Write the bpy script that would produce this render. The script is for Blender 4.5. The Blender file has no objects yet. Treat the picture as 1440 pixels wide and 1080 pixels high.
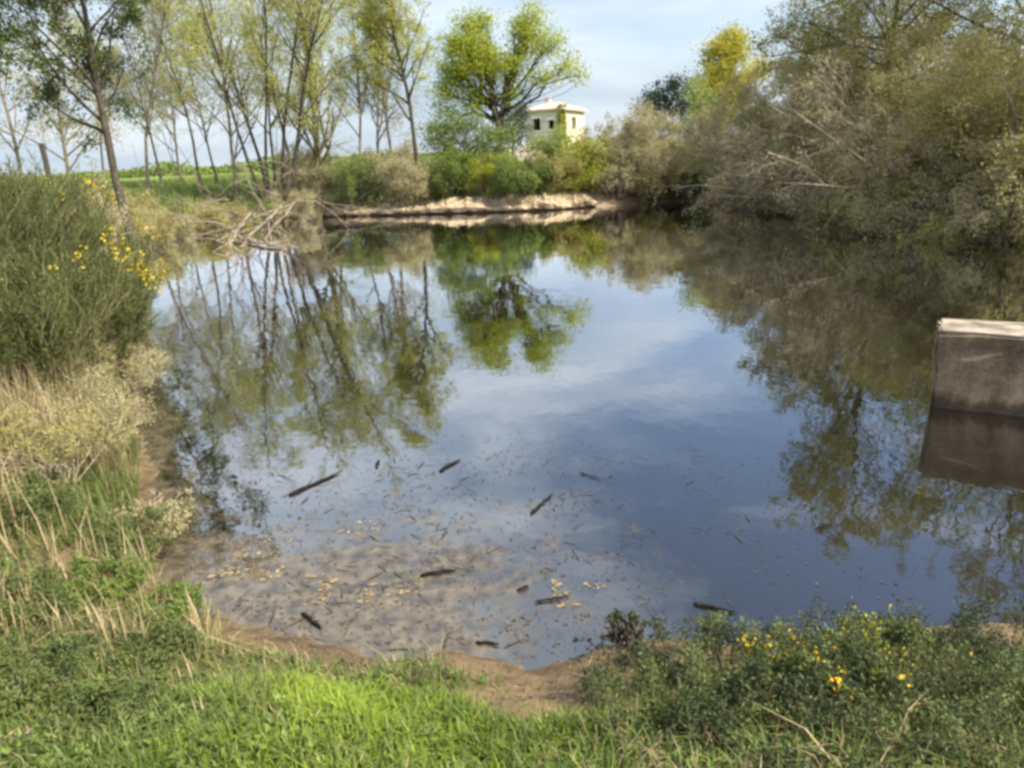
import bpy, math
import numpy as np
from mathutils import Vector, Quaternion

# ------------------------------------------------------------------ camera, sky, sun, exposure
SC = bpy.context.scene
COL = SC.collection
F, PITCH, CH, ROLL = 1050.0, math.radians(17.2), 3.0, math.radians(2.8)           # focal length (px of the 1440 wide photo), tilt, height over water
cam = bpy.data.cameras.new('camera'); cam_o = bpy.data.objects.new('camera', cam); COL.objects.link(cam_o)
cam_o.location = (0, 0, CH); cam_o.rotation_mode = 'QUATERNION'; cam_o.rotation_quaternion = Quaternion((1, 0, 0), math.pi/2-PITCH) @ Quaternion((0, 0, 1), -ROLL)
cam.sensor_width = 36; cam.lens = F/1440*36; cam.clip_start = 0.05; cam.clip_end = 3000
SC.camera = cam_o
SUN_EL, SUN_AZ = math.radians(46), math.radians(117)     # azimuth from +Y towards +X: the sun stands to the right, a little behind
sd = Vector((math.sin(SUN_AZ)*math.cos(SUN_EL), math.cos(SUN_AZ)*math.cos(SUN_EL), math.sin(SUN_EL)))
sun = bpy.data.lights.new('sun', 'SUN'); sun.energy = 5.0; sun.angle = math.radians(0.6); sun.color = (1, .94, .82)
sun_o = bpy.data.objects.new('sun', sun); COL.objects.link(sun_o); sun_o.rotation_euler = sd.to_track_quat('Z', 'Y').to_euler()
SC.view_settings.view_transform = 'Standard'; SC.view_settings.look = 'None'
SC.view_settings.exposure = 1.0; SC.view_settings.gamma = 1
SC.render.filter_size = 2.0
SC.cycles.pixel_filter_type = 'BLACKMAN_HARRIS'; SC.cycles.filter_width = 3.2   # the photograph is soft all over
SC.cycles.transparent_max_bounces = 12; SC.cycles.max_bounces = 6

W = bpy.data.worlds.new('World'); SC.world = W; W.use_nodes = True
nt = W.node_tree; N = nt.nodes; Lk = nt.links
bg = N['Background']; bg.inputs[1].default_value = 0.12
sky = N.new('ShaderNodeTexSky'); sky.sky_type = 'NISHITA'; sky.sun_disc = False
sky.sun_elevation = SUN_EL; sky.sun_rotation = SUN_AZ; sky.air_density = 1.0; sky.dust_density = 1.6; sky.ozone_density = 1.2
tc = N.new('ShaderNodeTexCoord'); mp = N.new('ShaderNodeMapping'); mp.inputs['Scale'].default_value = (1.0, 1.3, 4.2)
mp.inputs['Rotation'].default_value = (0.12, 0.1, 0.5)
Lk.new(tc.outputs['Generated'], mp.inputs[0])
nz = N.new('ShaderNodeTexNoise'); nz.inputs['Scale'].default_value = 2.1; nz.inputs['Detail'].default_value = 7; nz.inputs['Roughness'].default_value = .55
nz.inputs['Distortion'].default_value = .5
Lk.new(mp.outputs[0], nz.inputs['Vector'])
sx = N.new('ShaderNodeSeparateXYZ'); Lk.new(tc.outputs['Generated'], sx.inputs[0])
def mth(op, a, b, nodes=N, links=Lk, clamp=False):
    m = nodes.new('ShaderNodeMath'); m.operation = op; m.use_clamp = clamp
    for i, v in enumerate((a, b)):
        if v is None: continue
        if isinstance(v, (int, float)): m.inputs[i].default_value = v
        else: links.new(v, m.inputs[i])
    return m.outputs[0]
left = mth('MULTIPLY', sx.outputs['X'], -0.38)                     # more cloud towards the left
low = mth('MULTIPLY', sx.outputs['Z'], -0.36)                      # thinner overhead
cl = mth('ADD', mth('ADD', nz.outputs['Fac'], left), low)
rp = N.new('ShaderNodeMapRange'); rp.inputs[1].default_value = .13; rp.inputs[2].default_value = .50; rp.interpolation_type = 'SMOOTHSTEP'
Lk.new(cl, rp.inputs[0])
fac = mth('MULTIPLY', rp.outputs[0], .9)
mx = N.new('ShaderNodeMix'); mx.data_type = 'RGBA'; Lk.new(fac, mx.inputs[0]); Lk.new(sky.outputs[0], mx.inputs[6])
nz2 = N.new('ShaderNodeTexNoise'); nz2.inputs['Scale'].default_value = 3.4; nz2.inputs['Detail'].default_value = 6; Lk.new(mp.outputs[0], nz2.inputs['Vector'])
cr_ = N.new('ShaderNodeValToRGB'); cr_.color_ramp.elements[0].position = .36; cr_.color_ramp.elements[1].position = .62
cr_.color_ramp.elements[0].color = (3.1/6, 3.8/6, 4.6/6, 1); cr_.color_ramp.elements[1].color = (5.0/6, 5.4/6, 5.8/6, 1)
Lk.new(nz2.outputs['Fac'], cr_.inputs[0])
vs_ = N.new('ShaderNodeVectorMath'); vs_.operation = 'SCALE'; hi_z = N.new('ShaderNodeMapRange'); hi_z.interpolation_type = 'SMOOTHSTEP'; hi_z.inputs[1].default_value = .12; hi_z.inputs[2].default_value = .45; hi_z.inputs[3].default_value = 4.6; hi_z.inputs[4].default_value = 8.2
Lk.new(sx.outputs['Z'], hi_z.inputs[0]); Lk.new(hi_z.outputs[0], vs_.inputs['Scale']); Lk.new(cr_.outputs[0], vs_.inputs[0]); Lk.new(vs_.outputs[0], mx.inputs[7])
Lk.new(mx.outputs[2], bg.inputs[0])

# ------------------------------------------------------------------ projection helpers (photo pixel -> place on the ground)
cp, sp = math.cos(PITCH), math.sin(PITCH)
def ray(px, py):
    u0, v0 = (px-720)/F, (540-py)/F; cr, sr = math.cos(ROLL), math.sin(ROLL)
    u, v = u0*cr+v0*sr, v0*cr-u0*sr
    return np.array((u, cp+v*sp, -sp+v*cp))
def at(px, py, z=0.0):
    d = ray(px, py); t = (z-CH)/d[2]; return np.array((d[0]*t, d[1]*t, z))
def spot(px, D, py=225):
    d = ray(px, py); return np.array((d[0]/d[1]*D, D))
def zof(py, D):                                                    # height seen at image row py at distance D (about the centre column)
    d = ray(720, py); return CH + d[2]/d[1]*D

def foot(px, back):
    """a place on the far bank: the waterline below image column px, then back metres inland"""
    fx = sorted(far_px); p = at(px, np.interp(px, [q[0] for q in fx], [q[1] for q in fx]))[:2]
    d = np.hypot(*p); return p*(d+back)/d
far_px = [(1440, 330), (1330, 316), (1240, 305), (1100, 291), (1010, 283), (970, 281), (850, 290), (750, 297), (640, 300), (530, 303), (430, 306), (330, 317), (260, 326)]
# ------------------------------------------------------------------ noise and terrain function
def vnoise(x, y, seed=0):
    xi, yi = np.floor(x).astype(np.int64), np.floor(y).astype(np.int64)
    fx, fy = x-xi, y-yi; fx = fx*fx*(3-2*fx); fy = fy*fy*(3-2*fy)
    def h(a, b):
        n = (a*374761393 + b*668265263 + seed*1442695041) & 0xffffffff
        n = ((n ^ (n >> 13))*1274126177) & 0xffffffff
        return ((n ^ (n >> 16)) & 0xffff)/65535.0
    return (h(xi, yi)*(1-fx)+h(xi+1, yi)*fx)*(1-fy)+(h(xi, yi+1)*(1-fx)+h(xi+1, yi+1)*fx)*fy
def fbm(x, y, seed=0, o=4):
    return sum(vnoise(x*2**i, y*2**i, seed+i)*.5**(i+1) for i in range(o))/(1-.5**o)

WALL_P = at(1310, 573)                                             # foot of the concrete wall's left end
_t = np.array((WALL_P[1], -WALL_P[0])); WALL_T = _t/np.hypot(*_t)  # runs square to the line of sight
shore_px = [(225, 860), (262, 884), (330, 890), (400, 902), (480, 912), (600, 922), (750, 934), (860, 928), (930, 912), (1100, 912), (1250, 905), (1440, 892)]
left_px = [(168, 330), (176, 350), (172, 400), (168, 450), (182, 520), (190, 600), (200, 700), (222, 790)]
far_px = [(1440, 330), (1330, 316), (1240, 305), (1100, 291), (1010, 283), (970, 281), (850, 290), (750, 297), (640, 300), (530, 303), (430, 306), (330, 317), (260, 326)]
poly = [at(*p)[:2] for p in left_px] + [at(*p)[:2] for p in shore_px]
poly += [np.array(p) for p in ((4.6, 4.0), (7.2, 4.7), (9.2, 6.0), (13, 8.5), (19, 14), (24, 22))]
poly += [at(*p)[:2] for p in far_px]
poly = np.array(poly)
# a few more points along each side, so the waterline wanders
def densify(P, step):
    out = []
    for i in range(len(P)):
        a, b = P[i], P[(i+1) % len(P)]; n = max(1, int(np.hypot(*(b-a))/step))
        for k in range(n): out.append(a+(b-a)*k/n)
    return np.array(out)
P_ = densify(poly, 0.7)
amp = np.clip(np.hypot(P_[:, 0], P_[:, 1])/40, .06, .7)
P_ = P_ + np.stack([(fbm(P_[:, 0]*.8, P_[:, 1]*.8, 3)-.5), (fbm(P_[:, 0]*.8, P_[:, 1]*.8, 9)-.5)], 1)*amp[:, None]*1.6
poly = P_
def sdist(x, y):
    x = np.asarray(x, float).ravel(); y = np.asarray(y, float).ravel()
    best = np.full(x.shape, 1e9); ins = np.zeros(x.shape, bool)
    for i in range(len(poly)):
        a, b = poly[i], poly[(i+1) % len(poly)]; e = b-a
        t = np.clip(((x-a[0])*e[0]+(y-a[1])*e[1])/(e@e), 0, 1)
        best = np.minimum(best, (x-a[0]-t*e[0])**2+(y-a[1]-t*e[1])**2)
        c = (a[1] > y) != (b[1] > y)
        if c.any():
            xx = a[0]+(y-a[1])*e[0]/(e[1] if abs(e[1]) > 1e-9 else 1e-9)
            ins ^= c & (x < xx)
    d = np.sqrt(best); return np.where(ins, -d, d)
def ground(x, y, d=None):
    x = np.asarray(x, float).ravel(); y = np.asarray(y, float).ravel()
    if d is None: d = sdist(x, y)
    d = d + ((fbm(x*2.1, y*2.1, 63)-.5)*.5 + (fbm(x*6, y*6, 64)-.5)*.16)*np.clip((9-y)/3, 0, 1)
    dp = np.maximum(d, 0)
    near = 1.75*(1-np.exp(-dp/3.2))
    n1 = fbm(x*.25, y*.25, 21); n2 = fbm(x*1.6, y*1.6, 5)
    far = (.30+.4*n1)*(1-np.exp(-dp/.35)) + 1.6*(1-np.exp(-dp/5.5)) - .012*np.clip(dp-12, 0, 60)
    w = np.clip((y-9)/10, 0, 1); w = w*w*(3-2*w)
    out = near*(1-w)+far*w + (n2-.5)*.16*np.clip(dp*1.5, 0, 1)
    inn = -np.minimum(1.6, -d*np.where(-d < 2.2, .085, .085+.075*np.clip((-d-2.2)/3, 0, 1))) + (n2-.5)*.05*np.clip(-d*2, 0, 1)
    return np.where(d > 0, out, inn)
def gz(x, y): return float(ground([x], [y])[0])

# ------------------------------------------------------------------ mesh + object helpers
def mesh_obj(name, V, Q, mats, parent=None, midx=None, smooth=False, loc=None):
    V = np.ascontiguousarray(V, np.float32); Q = np.ascontiguousarray(Q, np.int32); k = Q.shape[1]
    me = bpy.data.meshes.new(name)
    me.vertices.add(len(V)); me.vertices.foreach_set('co', V.ravel())
    me.loops.add(Q.size); me.loops.foreach_set('vertex_index', Q.ravel())
    me.polygons.add(len(Q)); me.polygons.foreach_set('loop_start', np.arange(len(Q), dtype=np.int32)*k)
    if midx is not None: me.polygons.foreach_set('material_index', np.ascontiguousarray(midx, np.int32))
    me.polygons.foreach_set('use_smooth', np.full(len(Q), smooth))
    for m in (mats if isinstance(mats, (list, tuple)) else [mats]): me.materials.append(m)
    me.update(calc_edges=True); me.validate()
    o = bpy.data.objects.new(name, me); COL.objects.link(o)
    if parent is not None: o.parent = parent
    if loc is not None: o.location = loc
    return o
def thing(name, label, cat, loc, group=None):
    o = bpy.data.objects.new(name, None); COL.objects.link(o); o.location = loc; o.empty_display_size = .2
    o['label'] = label; o['category'] = cat
    if group: o['group'] = group
    return o
def tag(o, label, cat, group=None):
    o['label'] = label; o['category'] = cat
    if group: o['group'] = group
    return o
def join(parts):
    V, Q, M, b = [], [], [], 0
    for (v, q, m) in parts:
        V.append(v); Q.append(q+b); M.append(np.full(len(q), m)); b += len(v)
    return np.concatenate(V), np.concatenate(Q), np.concatenate(M)

# ------------------------------------------------------------------ materials
def newmat(name):
    m = bpy.data.materials.new(name); m.use_nodes = True; return m, m.node_tree.nodes, m.node_tree.links
def leafmat(name, c1, c2, trans=.35, c3=None, rough=.6):
    m, n, l = newmat(name)
    n.remove(n['Principled BSDF']); out = n['Material Output']
    g = n.new('ShaderNodeNewGeometry'); r = n.new('ShaderNodeValToRGB')
    r.color_ramp.elements[0].color = (*c1, 1); r.color_ramp.elements[1].color = (*c2, 1)
    if c3: e = r.color_ramp.elements.new(.86); e.color = (*c2, 1); r.color_ramp.elements[2].color = (*c3, 1)
    t = n.new('ShaderNodeTexCoord'); z = n.new('ShaderNodeTexNoise'); z.inputs['Scale'].default_value = .9; z.inputs['Detail'].default_value = 3
    l.new(t.outputs['Object'], z.inputs['Vector'])
    a = mth('ADD', mth('MULTIPLY', g.outputs['Random Per Island'], .55, n, l), mth('SUBTRACT', mth('MULTIPLY', z.outputs['Fac'], 1.5, n, l), .52, n, l), n, l, True)
    l.new(a, r.inputs[0])
    d = n.new('ShaderNodeBsdfDiffuse'); tr = n.new('ShaderNodeBsdfTranslucent'); gl = n.new('ShaderNodeBsdfGlossy'); gl.inputs['Roughness'].default_value = rough
    gl.inputs['Color'].default_value = (.8, .8, .8, 1)
    l.new(r.outputs[0], d.inputs[0]); l.new(r.outputs[0], tr.inputs[0])
    mx = n.new('ShaderNodeMixShader'); mx.inputs[0].default_value = trans; l.new(d.outputs[0], mx.inputs[1]); l.new(tr.outputs[0], mx.inputs[2])
    m2 = n.new('ShaderNodeMixShader'); m2.inputs[0].default_value = .03; l.new(mx.outputs[0], m2.inputs[1]); l.new(gl.outputs[0], m2.inputs[2])
    l.new(m2.outputs[0], out.inputs[0]); return m
def noisemat(name, c1, c2, scale, rough=.9, stretch=(1, 1, 1), bump=.4, lo=.35, hi=.65, coord='Object', c3=None):
    m, n, l = newmat(name); b = n['Principled BSDF']; b.inputs['Roughness'].default_value = rough
    b.inputs['Specular IOR Level'].default_value = .2
    t = n.new('ShaderNodeTexCoord'); mp = n.new('ShaderNodeMapping'); mp.inputs['Scale'].default_value = stretch
    z = n.new('ShaderNodeTexNoise'); z.inputs['Scale'].default_value = scale; z.inputs['Detail'].default_value = 8; z.inputs['Roughness'].default_value = .65
    r = n.new('ShaderNodeValToRGB'); r.color_ramp.elements[0].position = lo; r.color_ramp.elements[1].position = hi
    r.color_ramp.elements[0].color = (*c1, 1); r.color_ramp.elements[1].color = (*c2, 1)
    if c3: e = r.color_ramp.elements.new((lo+hi)/2); e.color = (*c3, 1)
    l.new(t.outputs[coord], mp.inputs[0]); l.new(mp.outputs[0], z.inputs['Vector']); l.new(z.outputs['Fac'], r.inputs[0]); l.new(r.outputs[0], b.inputs['Base Color'])
    if bump:
        bp = n.new('ShaderNodeBump'); bp.inputs['Strength'].default_value = bump; bp.inputs['Distance'].default_value = .03
        l.new(z.outputs['Fac'], bp.inputs['Height']); l.new(bp.outputs[0], b.inputs['Normal'])
    return m
M = {}
M['bark_grey'] = noisemat('bark_grey', (.08, .068, .05), (.25, .21, .16), 5, stretch=(3, 3, .7))
M['bark_dark'] = noisemat('bark_dark', (.025, .02, .015), (.10, .085, .06), 5, stretch=(3, 3, .7))
M['bark_olive'] = noisemat('bark_olive', (.06, .05, .025), (.18, .16, .08), 5, stretch=(3, 3, .7))
M['twig_tan'] = noisemat('twig_tan', (.20, .16, .10), (.46, .38, .26), 4)
M['dead_wood'] = noisemat('dead_wood', (.12, .09, .065), (.36, .30, .23), 6)
M['wet_wood'] = noisemat('wet_wood', (.004, .0035, .003), (.016, .014, .012), 9, rough=.9)
M['willow'] = leafmat('willow', (.30, .31, .06), (.62, .62, .16), .5)
M['willow_grey'] = leafmat('willow_grey', (.27, .24, .11), (.52, .47, .25), .45)
M['willow_olive'] = leafmat('willow_olive', (.22, .20, .05), (.48, .43, .14), .45)
M['tree_olive'] = leafmat('tree_olive', (.15, .145, .03), (.38, .36, .08), .45)
M['oak'] = leafmat('oak', (.03, .05, .010), (.12, .16, .03), .3)
M['bright'] = leafmat('bright', (.19, .24, .012), (.52, .56, .04), .5)
M['mid'] = leafmat('mid', (.09, .13, .02), (.22, .29, .05), .35)
M['yellow'] = leafmat('yellow', (.26, .25, .02), (.62, .53, .06), .45)
M['evergreen'] = leafmat('evergreen', (.008, .022, .010), (.03, .06, .025), .1)
M['pale'] = leafmat('pale', (.16, .21, .05), (.36, .41, .12), .4)
M['lime'] = leafmat('lime', (.18, .22, .015), (.42, .42, .03), .4)
M['broom'] = leafmat('broom', (.03, .052, .010), (.16, .185, .038), .3)
M['flower'] = leafmat('flower', (.40, .31, .015), (.66, .50, .04), .3)
M['flower_orange'] = leafmat('flower_orange', (.72, .36, .01), (.85, .5, .02), .3)
M['grass'] = leafmat('grass', (.10, .16, .016), (.33, .42, .045), .45)
M['field'] = leafmat('field', (.10, .15, .03), (.26, .32, .08), .35)
M['grass_dark'] = leafmat('grass_dark', (.05, .08, .018), (.19, .23, .055), .35)
M['straw'] = leafmat('straw', (.17, .125, .06), (.50, .39, .21), .3)
M['weed'] = leafmat('weed', (.04, .065, .016), (.19, .22, .055), .3)
M['weed_bright'] = leafmat('weed_bright', (.07, .12, .02), (.25, .33, .055), .4)
M['bramble'] = leafmat('bramble', (.016, .032, .010), (.08, .105, .032), .25)
M['litter'] = leafmat('litter', (.03, .025, .016), (.14, .105, .06), .1, c3=(.55, .46, .27))
M['litter_dark'] = leafmat('litter_dark', (.018, .016, .012), (.09, .075, .05), .1)

# ------------------------------------------------------------------ terrain
def axis(segs):
    out = [segs[0][0]]
    for (a, b, s) in segs: out += list(np.linspace(a, b, max(2, int(round((b-a)/s))+1))[1:])
    return np.array(out)
gx = axis([(-900, -200, 70), (-200, -60, 7), (-60, -28, 1.0), (-28, -7, .3), (-7, 7, .09), (7, 28, .3), (28, 60, 1.0), (60, 200, 7), (200, 900, 70)])
gy = axis([(-300, -20, 28), (-20, -2, 1.0), (-2, 1.4, .2), (1.4, 7.5, .08), (7.5, 20, .22), (20, 58, .3), (58, 110, 1.5), (110, 300, 12), (300, 1800, 120)])
X, Y = np.meshgrid(gx, gy); D0 = sdist(X, Y); Z = ground(X, Y, D0)
nxx, nyy = len(gx), len(gy)
idx = np.arange(nxx*nyy).reshape(nyy, nxx)
Q = np.stack([idx[:-1, :-1], idx[:-1, 1:], idx[1:, 1:], idx[1:, :-1]], -1).reshape(-1, 4)
def ramp(a, lo, hi): t = np.clip((a-lo)/(hi-lo), 0, 1); return t*t*(3-2*t)
xr, yr = X.ravel(), Y.ravel()
grass_c = np.array((.075, .105, .022)); field_c = np.array((.17, .22, .06)); mud_c = np.array((.17, .115, .065)); sand_c = np.array((.34, .25, .165)); bed_c = np.array((.26, .20, .125))
soil_c = np.array((.13, .095, .055))
c = np.tile(grass_c, (len(xr), 1))
def lay(c, col, w): return c*(1-w[:, None])+col*w[:, None]
c = lay(c, field_c, ramp(D0, 4, 10)*ramp(yr, 30, 40))
c = lay(c, soil_c, ramp(fbm(xr*.9, yr*.9, 40), .5, .62)*ramp(-yr, -30, -20)*.8)
c = lay(c, soil_c*.8, ramp(xr, 6, 10)*ramp(yr, 10, 14)*ramp(-D0, -16, -9))
c = lay(c, soil_c, ramp(-D0, -2.4, -1.0)*ramp(yr, 18, 24))
c = lay(c, sand_c, ramp(-D0, -2.2, -.9)*ramp(D0, -.1, .0)*ramp(yr, 20, 26)*ramp(-xr, -9, -5)*ramp(fbm(xr*.5, yr*.5, 33), .2, .42))
edge = .50+.75*fbm(xr*1.1, yr*1.1, 61)
c = lay(c, mud_c, ramp(-D0, -edge.max(), -.25)*(D0 > 0)*ramp(-yr, -24, -16)*ramp(-(D0-edge), -.1, .1))
mp_ = at(775, 985, .4)
mudp = np.exp(-(((xr-mp_[0])/.6)**2+((yr-mp_[1])/.42)**2)*1.2); c = lay(c, mud_c*1.25, ramp(mudp, .3, .6))
Zr = Z.ravel(); c = lay(c, mud_c*.55, ramp(-np.abs(Zr), -.07, -.02)*(yr < 12))
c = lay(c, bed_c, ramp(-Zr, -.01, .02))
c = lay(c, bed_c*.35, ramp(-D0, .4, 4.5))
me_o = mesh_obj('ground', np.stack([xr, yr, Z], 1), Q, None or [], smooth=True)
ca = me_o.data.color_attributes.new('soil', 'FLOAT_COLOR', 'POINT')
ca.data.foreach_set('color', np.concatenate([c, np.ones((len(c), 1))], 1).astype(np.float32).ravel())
m, n, l = newmat('ground_soil'); b = n['Principled BSDF']; b.inputs['Roughness'].default_value = .95; b.inputs['Specular IOR Level'].default_value = .1
at_ = n.new('ShaderNodeAttribute'); at_.attribute_name = 'soil'
t = n.new('ShaderNodeTexCoord')
z1 = n.new('ShaderNodeTexNoise'); z1.inputs['Scale'].default_value = 11; z1.inputs['Detail'].default_value = 10; z1.inputs['Roughness'].default_value = .7
z2 = n.new('ShaderNodeTexNoise'); z2.inputs['Scale'].default_value = 1.1; z2.inputs['Detail'].default_value = 6
l.new(t.outputs['Object'], z1.inputs['Vector']); l.new(t.outputs['Object'], z2.inputs['Vector'])
f = mth('ADD', mth('MULTIPLY', z1.outputs['Fac'], 1.5, n, l), mth('MULTIPLY', z2.outputs['Fac'], .9, n, l), n, l)
f = mth('SUBTRACT', f, .22, n, l)
vm = n.new('ShaderNodeVectorMath'); vm.operation = 'SCALE'; l.new(at_.outputs['Color'], vm.inputs[0]); l.new(f, vm.inputs['Scale'])
l.new(vm.outputs[0], b.inputs['Base Color'])
bp = n.new('ShaderNodeBump'); bp.inputs['Strength'].default_value = .7; bp.inputs['Distance'].default_value = .04; l.new(z1.outputs['Fac'], bp.inputs['Height']); l.new(bp.outputs[0], b.inputs['Normal'])
me_o.data.materials.append(m); me_o['kind'] = 'structure'

# ------------------------------------------------------------------ water
m, n, l = newmat('pond_water'); n.remove(n['Principled BSDF']); out = n['Material Output']
t = n.new('ShaderNodeTexCoord'); mp = n.new('ShaderNodeMapping'); mp.inputs['Scale'].default_value = (1, .6, 1); l.new(t.outputs['Object'], mp.inputs[0])
z1 = n.new('ShaderNodeTexNoise'); z1.inputs['Scale'].default_value = 1.3; z1.inputs['Detail'].default_value = 3; l.new(mp.outputs[0], z1.inputs['Vector'])
z2 = n.new('ShaderNodeTexNoise'); z2.inputs['Scale'].default_value = 7; z2.inputs['Detail'].default_value = 2; l.new(mp.outputs[0], z2.inputs['Vector'])
hh = mth('ADD', z1.outputs['Fac'], mth('MULTIPLY', z2.outputs['Fac'], .12, n, l), n, l)
bp = n.new('ShaderNodeBump'); bp.inputs['Strength'].default_value = .11; bp.inputs['Distance'].default_value = .05; l.new(hh, bp.inputs['Height'])
fr = n.new('ShaderNodeFresnel'); fr.inputs['IOR'].default_value = 1.75; l.new(bp.outputs[0], fr.inputs['Normal'])
rf = mth('ADD', mth('MULTIPLY', fr.outputs[0], 1.7, n, l), .03, n, l, True)
gl = n.new('ShaderNodeBsdfGlossy'); gl.inputs['Roughness'].default_value = .012; gl.inputs['Color'].default_value = (.96, .97, 1, 1); l.new(bp.outputs[0], gl.inputs['Normal'])
tr = n.new('ShaderNodeBsdfTransparent'); tr.inputs['Color'].default_value = (.78, .68, .54, 1)
df = n.new('ShaderNodeBsdfDiffuse'); df.inputs['Color'].default_value = (.030, .026, .017, 1)
a = n.new('ShaderNodeMixShader'); a.inputs[0].default_value = .25; l.new(tr.outputs[0], a.inputs[1]); l.new(df.outputs[0], a.inputs[2])
bm_ = n.new('ShaderNodeMixShader'); l.new(rf, bm_.inputs[0]); l.new(a.outputs[0], bm_.inputs[1]); l.new(gl.outputs[0], bm_.inputs[2])
at2 = n.new('ShaderNodeAttribute'); at2.attribute_name = 'film'
z3 = n.new('ShaderNodeTexNoise'); z3.inputs['Scale'].default_value = 2.6; z3.inputs['Detail'].default_value = 10; z3.inputs['Roughness'].default_value = .72; z3.inputs['Distortion'].default_value = .6
l.new(t.outputs['Object'], z3.inputs['Vector'])
fm = mth('MULTIPLY', mth('ADD', mth('SUBTRACT', z3.outputs['Fac'], .66, n, l), at2.outputs['Fac'], n, l), 5.0, n, l, True)
fm = mth('MULTIPLY', fm, .62, n, l)
z4 = n.new('ShaderNodeTexNoise'); z4.inputs['Scale'].default_value = 9; z4.inputs['Detail'].default_value = 6; l.new(t.outputs['Object'], z4.inputs['Vector'])
r4 = n.new('ShaderNodeValToRGB'); r4.color_ramp.elements[0].position = .35; r4.color_ramp.elements[1].position = .7; r4.color_ramp.elements[0].color = (.055, .045, .03, 1); r4.color_ramp.elements[1].color = (.20, .155, .10, 1); l.new(z4.outputs['Fac'], r4.inputs[0])
sc4 = n.new('ShaderNodeBsdfDiffuse'); l.new(r4.outputs[0], sc4.inputs[0])
fx4 = n.new('ShaderNodeMixShader'); l.new(fm, fx4.inputs[0]); l.new(bm_.outputs[0], fx4.inputs[1]); l.new(sc4.outputs[0], fx4.inputs[2])
l.new(fx4.outputs[0], out.inputs[0])
lo_, hi_ = poly.min(0)-1, poly.max(0)+1
wx = gx[(gx > lo_[0]) & (gx < hi_[0])]; wy = gy[(gy > lo_[1]) & (gy < hi_[1])]; WX, WY = np.meshgrid(wx, wy)
ii = np.arange(WX.size).reshape(WX.shape)
w_o = mesh_obj('water', np.stack([WX.ravel(), WY.ravel(), np.zeros(WX.size)], 1), np.stack([ii[:-1, :-1], ii[:-1, 1:], ii[1:, 1:], ii[1:, :-1]], -1).reshape(-1, 4), m, smooth=True)
wd = -sdist(WX, WY); fx_ = WX.ravel(); fy_ = WY.ravel(); b0 = at(470, 830)
film = 1.15*(.34*np.exp(-np.maximum(wd, 0)/.45)*np.clip((.4-fx_)/1.2, .15, 1)+.26*np.exp(-(((fx_-b0[0])/1.5)**2+((fy_-b0[1])/1.0)**2))+.10*np.exp(-(((fx_+.6)/2.6)**2+((fy_-5.6)/1.6)**2)))*(fy_ < 11)
fa = w_o.data.attributes.new('film', 'FLOAT', 'POINT'); fa.data.foreach_set('value', film.astype(np.float32))
w_o['kind'] = 'structure'

# ------------------------------------------------------------------ plant growing
def unit(v): return v/np.maximum(np.linalg.norm(v, axis=-1, keepdims=True), 1e-9)
def grow(rng, P, Dr, L, R, K, wob=.15, trop=(0, 0, 0), taper=.35):
    n = len(P); pts = np.zeros((n, K, 3)); pts[:, 0] = P; d = unit(Dr.copy()); p = P.copy(); trop = np.asarray(trop, float)
    for k in range(1, K):
        d = unit(d + rng.normal(0, wob, (n, 3)) + trop); p = p + d*(L/(K-1))[:, None]; pts[:, k] = p
    rad = R[:, None]*(1-(1-taper)*np.linspace(0, 1, K)[None, :])
    return pts, rad
def kids(rng, pts, rad, L, m, tmin, tmax, ang, angs, lr, rr=.6):
    n, K, _ = pts.shape; i = np.repeat(np.arange(n), m); t = rng.uniform(tmin, tmax, n*m)
    f = t*(K-1); k = np.minimum(f.astype(int), K-2); fr = (f-k)[:, None]
    P = pts[i, k]*(1-fr)+pts[i, k+1]*fr; tan = unit(pts[i, k+1]-pts[i, k])
    per = rng.normal(size=(n*m, 3)); per = unit(per-(per*tan).sum(1, keepdims=True)*tan)
    a = np.radians(rng.normal(ang, angs, n*m))[:, None]
    D = np.cos(a)*tan+np.sin(a)*per
    R = (rad[i, k]*(1-fr[:, 0])+rad[i, k+1]*fr[:, 0])*rr
    return P, D, L[i]*lr*(1.15-.55*t)*rng.uniform(.7, 1.25, n*m), R
def tubes(pts, rad, S=5):
    n, K, _ = pts.shape
    tan = unit(np.gradient(pts, axis=1)); ref = np.where(np.abs(tan[..., 2:3]) > .9, np.array((1., 0, 0)), np.array((0., 0, 1)))
    a = unit(np.cross(tan, ref)); b = np.cross(tan, a); th = np.arange(S)*2*math.pi/S
    V = pts[:, :, None, :]+rad[:, :, None, None]*(np.cos(th)[None, None, :, None]*a[:, :, None, :]+np.sin(th)[None, None, :, None]*b[:, :, None, :])
    base = np.arange(n)[:, None, None]*K*S; k = np.arange(K-1)[None, :, None]*S; s = np.arange(S)[None, None, :]; s2 = (s+1) % S
    Q = np.stack([base+k+s, base+k+s2, base+k+S+s2, base+k+S+s], -1).reshape(-1, 4)
    return V.reshape(-1, 3), Q
def leaves(rng, C, size, aspect=.5, up=0.0):
    n = len(C); d = unit(rng.normal(size=(n, 3))+np.array((0, 0, up))); s = unit(np.cross(d, rng.normal(size=(n, 3))))
    L = size*rng.uniform(.6, 1.35, n)[:, None]; w = L*aspect
    bend = np.cross(d, s)*L*.18
    V = np.stack([C-d*L/2, C+s*w/2+bend, C+d*L/2, C-s*w/2+bend], 1).reshape(-1, 3)
    return V, np.arange(n*4).reshape(-1, 4)
def along(rng, pts, m, jit, tmin=.2):
    n, K, _ = pts.shape; i = np.repeat(np.arange(n), m); f = rng.uniform(tmin, 1, n*m)*(K-1); k = np.minimum(f.astype(int), K-2); fr = (f-k)[:, None]
    return pts[i, k]*(1-fr)+pts[i, k+1]*fr+rng.normal(0, jit, (n*m, 3))
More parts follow.
